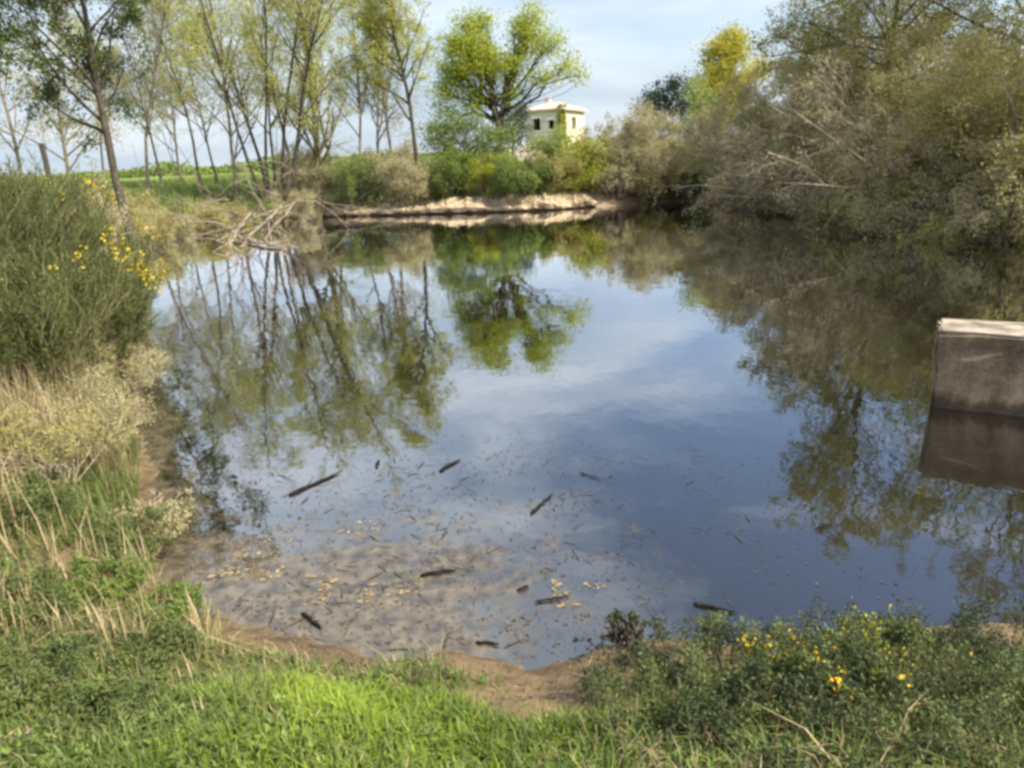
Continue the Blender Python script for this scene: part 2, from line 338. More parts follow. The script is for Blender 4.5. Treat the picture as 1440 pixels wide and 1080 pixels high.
def fan(rng, n, lean_lo, lean_hi, r0, bias=(0, 0)):
    a = np.arange(n)*2*math.pi/n+rng.uniform(0, 6.28)+rng.normal(0, .3, n); le = rng.uniform(lean_lo, lean_hi, n)
    D = np.stack([np.sin(le)*np.cos(a)+bias[0], np.sin(le)*np.sin(a)+bias[1], np.cos(le)], 1)
    P = np.stack([np.cos(a)*r0, np.sin(a)*r0, np.zeros(n)], 1)
    return P, unit(D)
def plant(name, label, cat, xy, seed, h, stems=1, lean=(0, .08), r0=.05, r=.12, bias=(0, 0), bark='bark_grey', leaf='willow', group=None,
          m1=9, m2=6, m3=4, a1=42, a2=45, l1=.42, l2=.5, l3=.5, t1=.3, nl=6, lsize=.12, asp=.5, wob=.10, trop=(0, 0, .03), trop2=(0, 0, .0),
          sink=.1, wood='trunk', crown='crown', twigmat=None, flowers=0, fsize=.04, fmat='flower', leafjit=.12, twr=.5, K0=9, mr=.008):
    """a woody plant: stems > limbs > branches > twigs, leaves along the twigs"""
    rng = np.random.default_rng(seed); z = gz(*xy)-sink
    t = thing(name, label, cat, (xy[0], xy[1], z), group)
    P, D = fan(rng, stems, lean[0], lean[1], r0 if stems > 1 else 0, bias)
    L = h*rng.uniform(.78, 1.05, stems) if stems > 1 else np.array([h*1.0]); R = np.full(stems, r)*rng.uniform(.7, 1.1, stems)
    p0, q0 = grow(rng, P, D, L, R, K0, wob*.6, trop, .18)
    q0[:, 0] *= 1.35
    c = kids(rng, p0, q0, L, m1, t1, 1, a1, 12, l1); p1, q1 = grow(rng, *c, 6, wob, trop, .3)
    c2 = kids(rng, p1, q1, c[2], m2, .2, 1, a2, 15, l2); p2, q2 = grow(rng, *c2, 5, wob*1.3, trop2, .3)
    wv, wq, wm = join([(*tubes(p0, q0, 7), 0), (*tubes(p1, np.maximum(q1, mr), 5), 0)])
    wo = mesh_obj(wood, wv, wq, M[bark], t, smooth=True)
    if wood == 'stem_cluster': wo['kind'] = 'stuff'                   # a tuft of stems nobody could count
    parts = [(*tubes(p2, np.maximum(q2*twr, mr*.6), 3), 0)]
    src = p2; lm = c2[2]
    if m3:
        c3 = kids(rng, p2, q2, c2[2], m3, .2, 1, 40, 15, l3); p3, q3 = grow(rng, *c3, 4, wob*1.5, trop2, .4)
        parts.append((*tubes(p3, np.maximum(q3*twr, mr*.45), 3), 0)); src = p3
    lp = along(rng, src, nl, leafjit)
    if nl:
        keep = fbm(lp[:, 0]*.7+7, lp[:, 1]*.7+lp[:, 2]*.9, seed+50) > .34          # leafy and bare patches
        lp = lp[keep]; parts.append((*leaves(rng, lp, lsize, asp), 1))
    if flowers:
        lo = lp if len(lp) else along(rng, src, 2, .05)
        dirn = fbm(lo[:, 0]*2.2, lo[:, 1]*2.2+lo[:, 2]*2.2, seed+77); rr_ = np.hypot(lo[:, 0], lo[:, 1])/np.hypot(lo[:, 0], lo[:, 1]).max(); sel = np.argsort(-dirn-rng.uniform(0, .15, len(dirn))-.8*rr_-.5*lo[:, 2]/lo[:, 2].max())[:flowers]
        v, q = leaves(rng, lo[sel]+rng.normal(0, .03, (len(sel), 3)), fsize, .8)
        mesh_obj('blossom', v, q, M[fmat], t)['kind'] = 'stuff'
    v, q, mm = join(parts)
    mesh_obj(crown, v, q, [M[twigmat or bark], M[leaf]], t, mm)
    return t
def lobed(name, label, cat, xy, seed, h, lobes, r=.14, bark='bark_grey', leaf='mid', group=None, nclump=60, per=45, lsize=.14, asp=.55,
          cl=.32, sink=.1, wood='trunk', crown='crown', fork=.35, lean=(0, 0), stems=1):
    """a plant whose crown is made of leafy lobes (dx, dy, z, rx, rz), a limb running into each"""
    rng = np.random.default_rng(seed); z = gz(*xy)-sink
    t = thing(name, label, cat, (xy[0], xy[1], z), group); lob = np.array(lobes, float)
    tubes_ = []
    top = np.array((lean[0], lean[1], h*fork)); kk = np.linspace(0, 1, 6)[None, :, None]
    tr = np.zeros((1, 6, 3))+top*kk; tr[:, 1:5] += rng.normal(0, .04*h*.2, (1, 4, 3))
    tubes_.append((*tubes(tr, np.linspace(r*1.3, r*.8, 6)[None, :], 7), 0))
    C, B = [], []
    for (dx, dy, cz, rx, rz) in lob:
        end = np.array((dx, dy, cz)); s = top+np.array((0, 0, -.05)); mid = (s+end)/2+np.array((0, 0, .12*h))*.4
        tt = np.linspace(0, 1, 7)[:, None]; p = (1-tt)**2*s+2*tt*(1-tt)*mid+tt**2*end; p[1:-1] += rng.normal(0, .02*h, (5, 3))
        tubes_.append((*tubes(p[None], np.linspace(r*.62, r*.14, 7)[None, :], 5), 0))
        n = max(4, int(nclump*(rx*rx*rz)/(lob[:, 3]**2*lob[:, 4]).sum()))
        u = unit(rng.normal(size=(n, 3)))*(rng.uniform(.12, 1, n)**.45)[:, None]*rng.uniform(.8, 1.12, (n, 1)); cc = end+u*np.array((rx, rx, rz))
        C.append(cc); kx = rng.integers(2, 7, n); st = p[kx]
        tv = np.linspace(0, 1, 4)[None, :, None]; br = st[:, None]*(1-tv)+cc[:, None]*tv; br[:, 1:3] += rng.normal(0, .03*h*.5, (n, 2, 3)); B.append(br)
    B = np.concatenate(B); C = np.concatenate(C)
    wv, wq, _ = join(tubes_); mesh_obj(wood, wv, wq, M[bark], t, smooth=True)
    pr = [(*tubes(B, np.repeat(np.linspace(r*.14, r*.05, 4)[None, :], len(B), 0), 3), 0)]
    n = len(C); i = np.repeat(np.arange(n), per); sz = cl*rng.uniform(.55, 1.4, n)
    lp = C[i]+rng.normal(0, 1, (len(i), 3))*sz[i][:, None]*np.array((1, 1, .75))
    pr.append((*leaves(rng, lp, lsize, asp), 1)); v, q, mm = join(pr)
    mesh_obj(crown, v, q, [M[bark], M[leaf]], t, mm); return t

# ------------------------------------------------------------------ trees on the left and far bank
LB = 'open trees along the left part of the far bank'
def lean_px(dx, D): return dx/F*D
plant('oak_tree', 'dark leafy oak leaning left over the broom, its trunk slanting from the bank', 'tree', spot(168, 27), 11, 11.5, lean=(.0, .02), bias=(-.09, .02), r=.24,
      bark='bark_dark', leaf='oak', m1=18, m2=9, m3=5, nl=20, lsize=.13, t1=.36, l1=.36)
plant('oak_tree', 'dark oak half cut off by the left picture edge', 'tree', spot(-70, 24), 12, 9.5, bias=(.12, 0), r=.2, bark='bark_dark', leaf='oak', m1=18, m2=9, m3=5, nl=20, lsize=.13, t1=.25, l1=.42)
slim = [(92, 34, 10, 'leaning thin tree with pale trunk between the post and the dark oak', (-.10, 0), 'willow_grey', 'bark_olive'),
        (200, 44, 13, 'slender straight tree right behind the dark leaning oak', (.02, 0), 'willow_grey', 'bark_grey'),
        (222, 50, 11, 'thinnest sapling just right of the slender straight tree', (.02, 0), 'willow_grey', 'bark_grey'),
        (278, 46, 12.5, 'slim tree on the green field edge with yellowish spring leaves', (.05, 0), 'willow', 'bark_olive'),
        (327, 43, 12.5, 'slim tree leaning left beside the many-stemmed tree', (-.05, 0), 'willow', 'bark_grey'),
        (437, 43, 14, 'thick olive trunked tree right of the many-stemmed tree', (.06, 0), 'willow', 'bark_olive'),
        (502, 45, 12, 'thin tree leaning right behind the grey shrubs', (-.02, 0), 'willow', 'bark_grey'),
        (20, 40, 12, 'slim tree standing left of the wooden post', (.03, 0), 'willow_grey', 'bark_grey'),
        (140, 46, 11.5, 'slim tree seen through the crown of the dark leaning oak', (.06, 0), 'willow', 'bark_grey'),
        (250, 55, 12, 'farther slim tree left of the yellowish one on the field edge', (.05, 0), 'willow', 'bark_grey'),
        (302, 52, 12.5, 'farther slim tree between the yellowish and the left leaning ones', (.0, 0), 'willow_grey', 'bark_grey'),
        (408, 50, 13, 'farther slim tree seen between the many-stemmed tree and the olive trunk', (.04, 0), 'willow', 'bark_grey'),
        (470, 49, 13, 'slim yellowish-topped tree right of the olive trunk', (.02, 0), 'willow', 'bark_olive'),
        (556, 48, 12.5, 'slim tree close left of the tall dark trunk', (.01, 0), 'willow', 'bark_grey'),
        (528, 47, 11, 'slight upright sapling left of the tall bushy-topped tree', (.03, 0), 'willow_grey', 'bark_grey')]
for i, (px, D, h, lab, b, lf, bk) in enumerate(slim):
    plant('slim_tree', lab, 'tree', spot(px, D), 30+i, h, bias=b, r=.065+.006*h*(1.4 if px == 437 else .6), bark=bk, leaf=lf, group=LB, m1=22, m2=8, m3=5, nl=8, lsize=.11, t1=(.14, .26, .2, .3, .16)[i % 5], l1=.27, a1=36, l2=.5, twr=.5)
plant('multi_stemmed_tree', 'many-stemmed tree fanning out from one stool above the dead branches', 'tree', spot(376, 42), 51, 14, stems=7, lean=(.08, .42), r0=.3, r=.14, bias=(.13, 0), bark='bark_dark', leaf='willow',
      group=LB, m1=14, m2=8, m3=5, nl=6, lsize=.11, t1=.36, l1=.25, a1=32, trop=(0, 0, .05))
plant('tall_tree', 'tall dark trunked tree with bushy olive top left of the bright green tree', 'tree', spot(588, 44), 52, 13.6, bias=(-.035, 0), r=.2, bark='bark_dark', leaf='willow', group=LB,
      m1=34, m2=8, m3=5, nl=11, lsize=.12, t1=.26, l1=.22, a1=40)
s = 50/F
rng = np.random.default_rng(61); gl_ = [(-1.3, 0, 7.4, 1.3, 1.2), (-2.4, .4, 6.4, 1.2, 1.0), (-.3, -.3, 6.6, 1.2, 1.0), (-1.5, .1, 8.9, .9, .8), (-.5, .3, 9.2, .7, .7), (-2.6, -.2, 8.0, .8, .8), (2.2, 0, 7.9, 1.1, 1.1), (2.5, .4, 9.4, .7, .9), (3.5, .3, 7.6, .8, .8),
       (4.3, .3, 6.4, .7, .7), (1.3, -.4, 6.6, .9, .8), (1.7, .3, 8.8, .6, .6), (5.0, 0, 5.7, .6, .5), (-3.3, 0, 5.2, .8, .7), (-1.6, .3, 4.8, 1.0, .8), (.8, .2, 4.9, .8, .7), (3.0, -.2, 5.6, .7, .6), (-3.6, .2, 3.9, .6, .6)]
lobed('bright_green_tree', 'bright yellow-green tree with two rounded crowns left of the ruined house', 'tree', spot(702, 50), 60, 11, gl_,
    r=.2, bark='bark_dark', leaf='bright', nclump=420, per=52, lsize=.15, cl=.40, fork=.3)
lobed('green_bush', 'green bush with brown underside at the foot of the bright green tree', 'bush', spot(655, 47), 61, 4, [(-1.6, 0, 2.6, 1.2, 1.3), (-.6, 0, 3.0, 1.3, 1.3), (.9, .2, 2.2, 1.3, 1.2), (.1, 0, 3.5, 1.2, .8), (0, 0, 1.0, 1.9, .9), (2.2, .3, 2.4, 1.1, 1.3)], r=.09, leaf='mid', nclump=210, per=55, lsize=.13, wood='branches', crown='foliage')
lobed('pale_bush', 'pale olive bush hiding the foot of the left house wall', 'bush', spot(775, 60), 66, 3, [(-.8, 0, 1.5, 1.2, 1.0), (.6, 0, 1.7, 1.1, 1.1)], r=.06, leaf='pale', nclump=80, per=50, lsize=.14, wood='branches', crown='foliage')
lobed('dark_bush', 'small dark evergreen bush hard against the left house wall', 'bush', spot(722, 64), 62, 4.5, [(0, 0, 3.0, 1.5, 1.6), (.5, 0, 4.4, 1.0, .9)], leaf='evergreen', nclump=60, per=60, lsize=.16, wood='branches', crown='foliage')
lobed('yellow_poplar', 'yellow young-leaved poplar standing above the shrubs on the right', 'tree', spot(1016, 68), 63, 9.0, [(-.6, 0, 7.6, 1.5, 1.9), (.7, .2, 8.6, 1.4, 1.6), (-1.4, 0, 5.4, 1.4, 1.5), (.6, 0, 5.2, 1.6, 1.6), (2.4, .2, 6.6, 1.2, 1.2), (-.2, 0, 3.4, 1.7, 1.5), (.1, 0, 9.9, .7, .9)],
      leaf='yellow', nclump=300, per=60, lsize=.2, cl=.42, fork=.25)
lobed('evergreen_tree', 'dark evergreen clump behind the round grey willow', 'tree', spot(944, 75), 64, 6.5, [(-2, 0, 4.6, 1.8, 1.8), (0, 0, 5.6, 1.8, 2.2), (2, 0, 5.0, 1.8, 2), (3.6, 0, 4.2, 1.5, 1.6)], leaf='evergreen', nclump=130, per=60, lsize=.22, cl=.4)
lobed('pale_green_tree', 'small pale green tree at the water between grey willow and big willows', 'tree', foot(985, 2.5), 65, 5.2, [(-.2, 0, 4.6, 1.0, 1.1), (.5, .1, 3.2, 1.2, 1.2), (-.7, 0, 2.8, 1.0, 1.0), (0, 0, 1.6, 1.3, .9)], leaf='pale', nclump=80, per=50, lsize=.15, r=.08)

# shrubs along the far bank: (px, D, h, name, label, leaf, nl, bark)
shrubs = [(445, 39.5, 2.7, 'olive shrub leftmost of the bank shrubs right of the dead branches', 'willow_grey', 4, 'twig_tan'),
          (500, 40.0, 2.4, 'dark olive shrub hanging low over the water left of the tall tree', 'mid', 4, 'bark_grey'),
          (548, 40.5, 2.6, 'grey twiggy shrub directly below the tall bushy-topped tree', 'willow_grey', 4, 'twig_tan'),
          (598, 41.5, 2.0, 'low grey-green shrub between the tall tree and the green bush', 'willow_grey', 4, 'twig_tan'),
          (642, 42, 1.9, 'leafy green shrub above the sandy bank under the bright tree', 'mid', 8, 'bark_grey'),
          (690, 42.5, 1.7, 'yellowish green shrub in the middle of the sandy bank', 'lime', 6, 'bark_grey'),
          (735, 43, 1.7, 'rough olive shrub in front of the low stone wall', 'mid', 6, 'bark_grey'),
          (868, 43.5, 1.5, 'low tan shrub at the waterline below the grey-brown willow', 'willow_grey', 4, 'twig_tan'),
          (915, 43.5, 1.5, 'low olive shrub at the waterline below the trailing grey willow', 'willow_olive', 5, 'twig_tan'),
          (985, 43.5, 1.4, 'low greenish shrub at the waterline below the pale green tree', 'mid', 6, 'bark_grey'),
          (775, 43.5, 1.6, 'dull brownish shrub beneath the white patch of the house', 'willow_olive', 5, 'twig_tan')]
for i, (px, D, h, lab, lf, nl, bk) in enumerate(shrubs):
    plant('bank_shrub', lab, 'shrub', foot(px, .5 if px > 860 else 1.2+.6*(i % 3)+(-1.0 if i == 1 else 0)), 80+i, h, stems=14, lean=(.1, .95), r0=.5, r=.022, bark=bk, leaf=lf, group='shrubs along the far bank', m1=9, m2=7, m3=4, nl=nl, lsize=.10, t1=.15, l1=.5,
          wood='branches', crown='foliage', wob=.14, twr=.8)
lobed('lime_bush', 'lime yellow bush in front of the right house corner', 'bush', foot(824, 1.6), 95, 3, [(-.6, 0, 1.3, 1.0, .9), (.5, 0, 1.9, .9, 1.0), (0, -.2, .7, 1.2, .7), (-.3, 0, 2.3, .7, .7)], leaf='lime', nclump=130, per=50, lsize=.13, r=.06, wood='branches', crown='foliage')
plant('grey_willow', 'rounded grey-brown willow shrub right of the lime yellow bush', 'shrub', foot(900, 2.0), 96, 3.7, stems=22, lean=(.05, .95), r0=.6, r=.035, bark='twig_tan', leaf='willow_grey', m1=11, m2=8, m3=4, nl=4, lsize=.11, t1=.25, l1=.42,
      wood='branches', crown='foliage', trop=(0, 0, -.02), twr=.8)
plant('grey_willow', 'smaller grey willow shrub trailing over the water left of the pale green tree', 'shrub', foot(950, 1.5), 97, 2.4, stems=12, lean=(.1, 1.0), r0=.5, r=.04, bark='twig_tan', leaf='willow_grey', m1=7, m2=6, m3=3, nl=5, lsize=.11, t1=.25, l1=.45,
      wood='branches', crown='foliage', trop=(0, 0, -.03), twr=.8)

# big willows along the right bank
RW = 'willows crowding the right bank'
rws = [(1060, 1.2, 3.9, 'leftmost low grey-brown willow of the right bank', 'willow_grey', 20, .9),
       (1115, 2.0, 5.2, 'olive willow with rounded top beside the leftmost willow of the right bank', 'willow_olive', 20, .8),
       (1175, 1.4, 5.6, 'willow with tan arching branches left of the dark upright trunk', 'willow_grey', 22, .9),
       (1235, .3, 4.2, 'low willow sweeping bare tan branches down to the water', 'willow_grey', 22, 1.05),
       (1290, 3.0, 6.0, 'olive green willow right of the dark upright trunk', 'willow_olive', 20, .85),
       (1370, 1.6, 5.0, 'green-brown willow left of the biggest tree with crooked limbs', 'willow_olive', 20, .85),
       (1470, .6, 5.2, 'olive willow cut by the right picture edge', 'willow_olive', 20, .9),
       (1330, .0, 3.4, 'low drooping willow hiding the bank below the olive green willow', 'willow_olive', 22, 1.15),
       (1405, -.1, 3.4, 'low drooping willow below the biggest tree', 'willow_grey', 22, 1.15),
       (1450, -.2, 3.0, 'lowest drooping willow touching the water at the right edge', 'willow_olive', 22, 1.15),
       (1215, 5.0, 7.6, 'tallest olive willow rising behind the arching ones', 'willow_olive', 18, .7)]
for i, (px, bk_, h, lab, lf, st, ln) in enumerate(rws):
    plant('willow_shrub', lab, 'shrub', foot(px, bk_), 110+i, h, stems=st, lean=(.1, ln), r0=.8, r=.05, bark='twig_tan', leaf=lf, group=RW, m1=11, m2=8, m3=4, nl=5, lsize=.10, t1=.12, l1=.36,
          wood='branches', crown='foliage', trop=(-.01, -.015, -.035), trop2=(0, 0, -.06), wob=.12, bias=(-.12, -.12), twr=.7)
plant('spreading_tree', 'tall spreading tree whose dark trunk rises out of the right bank willows', 'tree', foot(1240, 3.0), 130, 13.5, r=.17, bias=(-.01, -.02), bark='bark_dark', leaf='tree_olive', group=RW,
      m1=34, m2=12, m3=5, nl=15, lsize=.12, t1=.25, l1=.38, a1=68, a2=45, trop=(0, 0, .01), K0=11)
plant('spreading_tree', 'biggest tree with crooked dark limbs at the upper right corner', 'tree', foot(1385, 3.0), 131, 13.5, r=.22, bias=(.03, 0), bark='bark_dark', leaf='tree_olive', group=RW,
      m1=30, m2=12, m3=6, nl=16, lsize=.12, t1=.15, l1=.38, a1=62, trop=(0, 0, .015), K0=11, wob=.16)
plant('spreading_tree', 'tall tree beyond the right picture edge overhanging the water', 'tree', foot(1440, 2)+np.array((4.5, -3.5)), 132, 13, r=.24, bark='bark_dark', leaf='tree_olive', group=RW, m1=26, m2=12, m3=6, nl=15, lsize=.12, t1=.2, l1=.38, a1=60)

for i, (px, bk_, bx, by) in enumerate(((1245, .3, -.9, -.5), (1330, .4, -.9, -.4), (1165, .5, -1.0, -.4))):
    plant('leaning_willow', ('bare tan willow limbs arching left over the water below the dark upright trunk', 'pale bare willow limbs sweeping left beneath the olive green willow', 'thin tan willow limbs bowing left by the arching willow')[i], 'willow', foot(px, bk_), 150+i, 7.0,
          stems=9, lean=(.1, .5), r0=.5, r=.085, bias=(bx, by), bark='twig_tan', leaf='willow_grey', group=RW, m1=9, m2=5, m3=3, nl=2, lsize=.1, t1=.25, l1=.3, wood='branches', crown='foliage', trop=(-.01, 0, -.045), trop2=(0, 0, -.05), twr=.7)
for i, (px, bk_, w_) in enumerate(((865, 6, 3.0), (930, 6, 3.2), (1030, 5, 3), (1080, 7, 3.2), (1150, 7, 3.2), (1220, 7, 3), (1300, 7, 3.2), (1385, 6, 3), (1470, 6, 3))):
    lobed('thicket_bush', ('brownish bush behind the rounded grey willow', 'brownish bush behind the small trailing willow', 'bush behind the leftmost low willow', 'bush behind the round-topped olive willow', 'bush behind the arching willow',
          'bush behind the dark upright trunk', 'bush behind the olive green willow right of the trunk', 'bush behind the biggest tree', 'bush behind the willow cut by the picture edge')[i], 'bush', foot(px, bk_), 160+i, 3.2,
          [(-1.3, 0, .9, 1.6, 1.1), (1.3, .2, 1.0, 1.6, 1.1)] + ([(0, .4, 2.5, 1.4, 1.2)] if i > 3 else []) + [(0, -.3, .7, 2.2, .8)], r=.07, leaf='willow_olive' if i % 2 else 'willow_grey', bark='twig_tan', group='thicket behind the willows', nclump=110, per=45, lsize=.14, cl=.42, wood='branches', crown='foliage')

# distant hedge across the field
rng = np.random.default_rng(200)
n = 900; hx = rng.uniform(-230, 60, n); hy = 190+rng.normal(0, 6, n); hh_ = (1.2+5.5*fbm(hx*.06, hy*0, 71)**2)
i = np.repeat(np.arange(n), 26); hp = np.stack([hx[i]+rng.normal(0, 1.4, len(i)), hy[i]+rng.normal(0, 1.4, len(i)), ground(hx, hy)[i]+hh_[i]*rng.uniform(0, 1, len(i))**.7], 1)
v, q = leaves(rng, hp, .8, .7); o = mesh_obj('distant_hedge', v, q, M['mid']); o['kind'] = 'stuff'; tag(o, 'far hedge line closing the green field behind the left trees', 'hedge')

# ------------------------------------------------------------------ ruined house behind the far bank
M['stone'] = noisemat('stone', (.46, .37, .29), (.72, .62, .52), 1.6, stretch=(1, 1, 1.6), c3=(.62, .53, .47))
M['stone_ochre'] = noisemat('stone_ochre', (.48, .40, .28), (.72, .64, .50), 1.8, c3=(.61, .52, .38))
M['plaster'] = noisemat('plaster', (.72, .68, .66), (.84, .82, .80), 2)
M['tile'] = noisemat('tile', (.34, .25, .19), (.58, .47, .38), 3)
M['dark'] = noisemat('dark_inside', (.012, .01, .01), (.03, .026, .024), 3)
def box(x0, x1, y0, y1, z0, z1):
    v = np.array([(x, y, z) for z in (z0, z1) for (x, y) in ((x0, y0), (x1, y0), (x1, y1), (x0, y1))], float)
    q = np.array([(3, 2, 1, 0), (4, 5, 6, 7), (0, 1, 5, 4), (1, 2, 6, 5), (2, 3, 7, 6), (3, 0, 4, 7)]); return v, q
HD = 76.0; hxy = spot(792, HD); hz = zof(226, HD)-1.0
house = thing('stone_house', 'pale ruined two-storey stone house with dark window holes among the trees', 'house', (hxy[0], hxy[1], hz)); house.rotation_euler.z = math.radians(-22)
HW, HL, HH, TH = 3.9, 7.2, 5.45, .45
def facade(w, h, holes, th):
    """a wall in the XZ plane (x 0..w) with real openings: a grid of blocks, holes left out"""
    xs = sorted({0, w, *[a for hl in holes for a in hl[:2]]}); zs = sorted({0, h, *[a for hl in holes for a in hl[2:]]}); pr = []
    for a, b in zip(xs, xs[1:]):
        for c_, d in zip(zs, zs[1:]):
            if any(hl[0] <= a and b <= hl[1] and hl[2] <= c_ and d <= hl[3] for hl in holes): continue
            pr.append((*box(a, b, 0, th, c_, d), 0))
    return join(pr)
# local frame: near corner at the origin; one face runs along -x, the other along +y
holesA = [(.9, 1.65, 3.7, 4.8), (2.5, 3.05, 3.75, 4.6), (2.2, 3.0, .0, 2.1)]
v, q, _ = facade(HW, HH, holesA, TH); v = v+np.array((-HW, 0, 0)); o = mesh_obj('wall', v, q, M['stone'], house); o['label'] = 'pinkish pale wall with plastered patch facing left'
holesB = [(2.7, 4.3, 3.7, 4.9), (4.8, 5.9, 1.0, 2.2)]
v, q, _ = facade(HL-TH, HH, holesB, TH); v = np.stack([-v[:, 1], v[:, 0]+TH+.003, v[:, 2]], 1); o = mesh_obj('wall', v, q[:, ::-1], M['stone_ochre'], house); o['label'] = 'ochre stone wall facing right'
v, q, _ = join([(*box(-HW, 0, HL, HL+TH, 0, HH), 0), (*box(-HW, -HW+TH, TH+.003, HL-.003, 0, HH), 0)]); o = mesh_obj('wall', v, q, M['stone'], house)
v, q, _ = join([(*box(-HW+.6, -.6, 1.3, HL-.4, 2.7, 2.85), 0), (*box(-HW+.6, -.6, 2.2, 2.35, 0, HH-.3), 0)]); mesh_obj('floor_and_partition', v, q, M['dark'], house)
ov = .35; cx, cy = -HW/2, (HL+TH)/2
rv = np.array([(-HW-ov, -ov, HH+.01), (ov, -ov, HH+.01), (ov, HL+TH+ov, HH+.01), (-HW-ov, HL+TH+ov, HH+.01), (-HW-ov, -ov, HH+.16), (ov, -ov, HH+.16), (ov, HL+TH+ov, HH+.16), (-HW-ov, HL+TH+ov, HH+.16), (cx-.5, cy, HH+.95), (cx+.5, cy, HH+.95)])
rq = np.array([(3, 2, 1, 0), (0, 1, 5, 4), (1, 2, 6, 5), (2, 3, 7, 6), (3, 0, 4, 7), (4, 5, 9, 8), (6, 7, 8, 9)]); roof = mesh_obj('roof', rv, rq, M['tile'], house)
tv = np.concatenate([rv[[5, 6, 9]], rv[[7, 4, 8]]]); tq = np.array([(0, 1, 2), (3, 4, 5)]); mesh_obj('hip', tv, tq, M['tile'], roof)
v, q, _ = join([(*box(cx-.95, cx-.45, cy-.25, cy+.25, HH+.6, HH+1.35), 0), (*box(cx-1.0, cx-.4, cy-.3, cy+.3, HH+1.352, HH+1.44), 0)]); mesh_obj('chimney', v, q, M['stone'], roof)
for (w0, w1, z0, z1) in holesA[:2]:
    v, q = box(-HW+w0-.15, -HW+w1+.15, -.06, -.003, z1+.0, z1+.22); mesh_obj('lintel', v, q, M['plaster'], house)
    v, q = box(-HW+w0-.1, -HW+w1+.1, -.1, -.003, z0-.14, z0-.003); mesh_obj('sill', v, q, M['plaster'], house)
v, q = box(-1.9, -.35, -.05, -.004, 2.15, 3.1); o = mesh_obj('plaster_patch', v, q, M['plaster'], house)
v, q = box(-HW+.3, -2.0, -.045, -.004, 2.9, 3.1); mesh_obj('string_course', v, q, M['tile'], house)
# ivy on the corner
rng = np.random.default_rng(5); n = 1500; iz = rng.uniform(0, 1, n)**.8*5.9; iw = np.clip(2.6*fbm(iz*1.3, iz*0+2, 4)-.75, .03, 1.5)*(1.2-iz*.1)
side = rng.uniform(0, 1, n) < .55; off = np.abs(rng.normal(0, .55, n))*iw
lx = np.where(side, -off, .08+rng.uniform(0, .2, n)); ly = np.where(side, -.08-rng.uniform(0, .2, n), off*1.3)
a = house.rotation_euler.z; wxy = np.stack([hxy[0]+lx*math.cos(a)-ly*math.sin(a), hxy[1]+lx*math.sin(a)+ly*math.cos(a), hz+iz], 1)
v, q = leaves(rng, wxy+rng.normal(0, .05, wxy.shape), .2, .8); tag(mesh_obj('ivy_plant', v, q, M['lime']), 'yellowish ivy climbing the near corner of the ruined house', 'ivy')
# low stone wall beside the house, made of stones
rng = np.random.default_rng(6); pr = []
sw = spot(726, 66)
for k in range(70):
    x0 = rng.uniform(-2.0, 2.0); z0 = rng.integers(0, 4)*.27; v, q = box(-.24, .24, -.2, .2, 0, .25); v = v*rng.uniform(.8, 1.15, 3)+rng.normal(0, .02, v.shape)+np.array((x0, rng.normal(0, .03), z0)); pr.append((v, q, 0))
v, q, _ = join(pr); o = mesh_obj('stone_wall', v, q, M['stone'], loc=(sw[0], sw[1], gz(*sw)+.9)); tag(o, 'low pale dry stone wall left of the ruined house', 'wall')
o.location.z = gz(*sw)-.1; o.scale = (1, 1, 1.6)

# post on the left bank
pxy = spot(63, 24); rng = np.random.default_rng(7); kk = np.linspace(0, 1, 8); pp = np.stack([.06*np.sin(kk*2)-.05*kk, 0*kk, kk*3.1], 1)[None]
v, q = tubes(pp, (np.linspace(.1, .075, 8)+rng.normal(0, .006, 8))[None], 8)
pv = np.concatenate([v, [pp[0, -1]+np.array((0, 0, .03))]]); top = np.array([(len(v)-8+k, len(v)-8+(k+1) % 8, len(v), len(v)) for k in range(8)])
post = thing('wooden_post', 'weathered dark wooden post standing among the left bank bushes', 'post', (pxy[0], pxy[1], gz(*pxy)-.1))
mesh_obj('shaft', v, q, M['bark_dark'], post, smooth=True)
mesh_obj('cut_end', np.concatenate([v[-8:], [pp[0, -1]+np.array((0, 0, .035))]]), np.array([(k, (k+1) % 8, 8) for k in range(8)]), M['dead_wood'], post)

# ------------------------------------------------------------------ sod ledge along the far waterline
rng = np.random.default_rng(8)
M['sod'] = noisemat('sod', (.12, .085, .05), (.50, .39, .26), 2.4, c3=(.32, .24, .15), bump=.8)
def ledge(px_a, px_b, seed):
    xs = [at(*p)[:2] for p in far_px]; xs = np.array(xs)[::-1]
    sel = poly[(poly[:, 1] > 34)]; A, B = at(px_a, 302)[0], at(px_b, 298)[0]
    pts = sel[(sel[:, 0] > A) & (sel[:, 0] < B)]; pts = pts[np.argsort(pts[:, 0])]
    xx = np.arange(pts[0, 0], pts[-1, 0], .18); yy = np.interp(xx, pts[:, 0], pts[:, 1])
    nn = fbm(xx*.9, xx*0+seed, seed); n2 = fbm(xx*3, xx*0+seed, seed+3)
    lip = .12+.55*nn; zt = .04+.72*nn**1.6+.18*n2; zb = .06+.16*n2*nn
    prof = [(yy+.9, zt*.3), (yy+.8, zt+.25), (yy+.2, zt+.08*n2), (yy-lip*.8, zt*.85), (yy-lip, (zt+zb)/2), (yy-lip*.75, zb), (yy+.7, zb-.06)]
    V = np.stack([np.stack([xx+rng.normal(0, .03, len(xx)), p[0]+rng.normal(0, .03, len(xx)), p[1]+rng.normal(0, .025, len(xx))], 1) for p in prof], 1)
    k = len(prof); ii = np.arange(len(xx)*k).reshape(len(xx), k)
    q = np.stack([ii[:-1, :-1], ii[:-1, 1:], ii[1:, 1:], ii[1:, :-1]], -1).reshape(-1, 4)
    return V.reshape(-1, 3), q
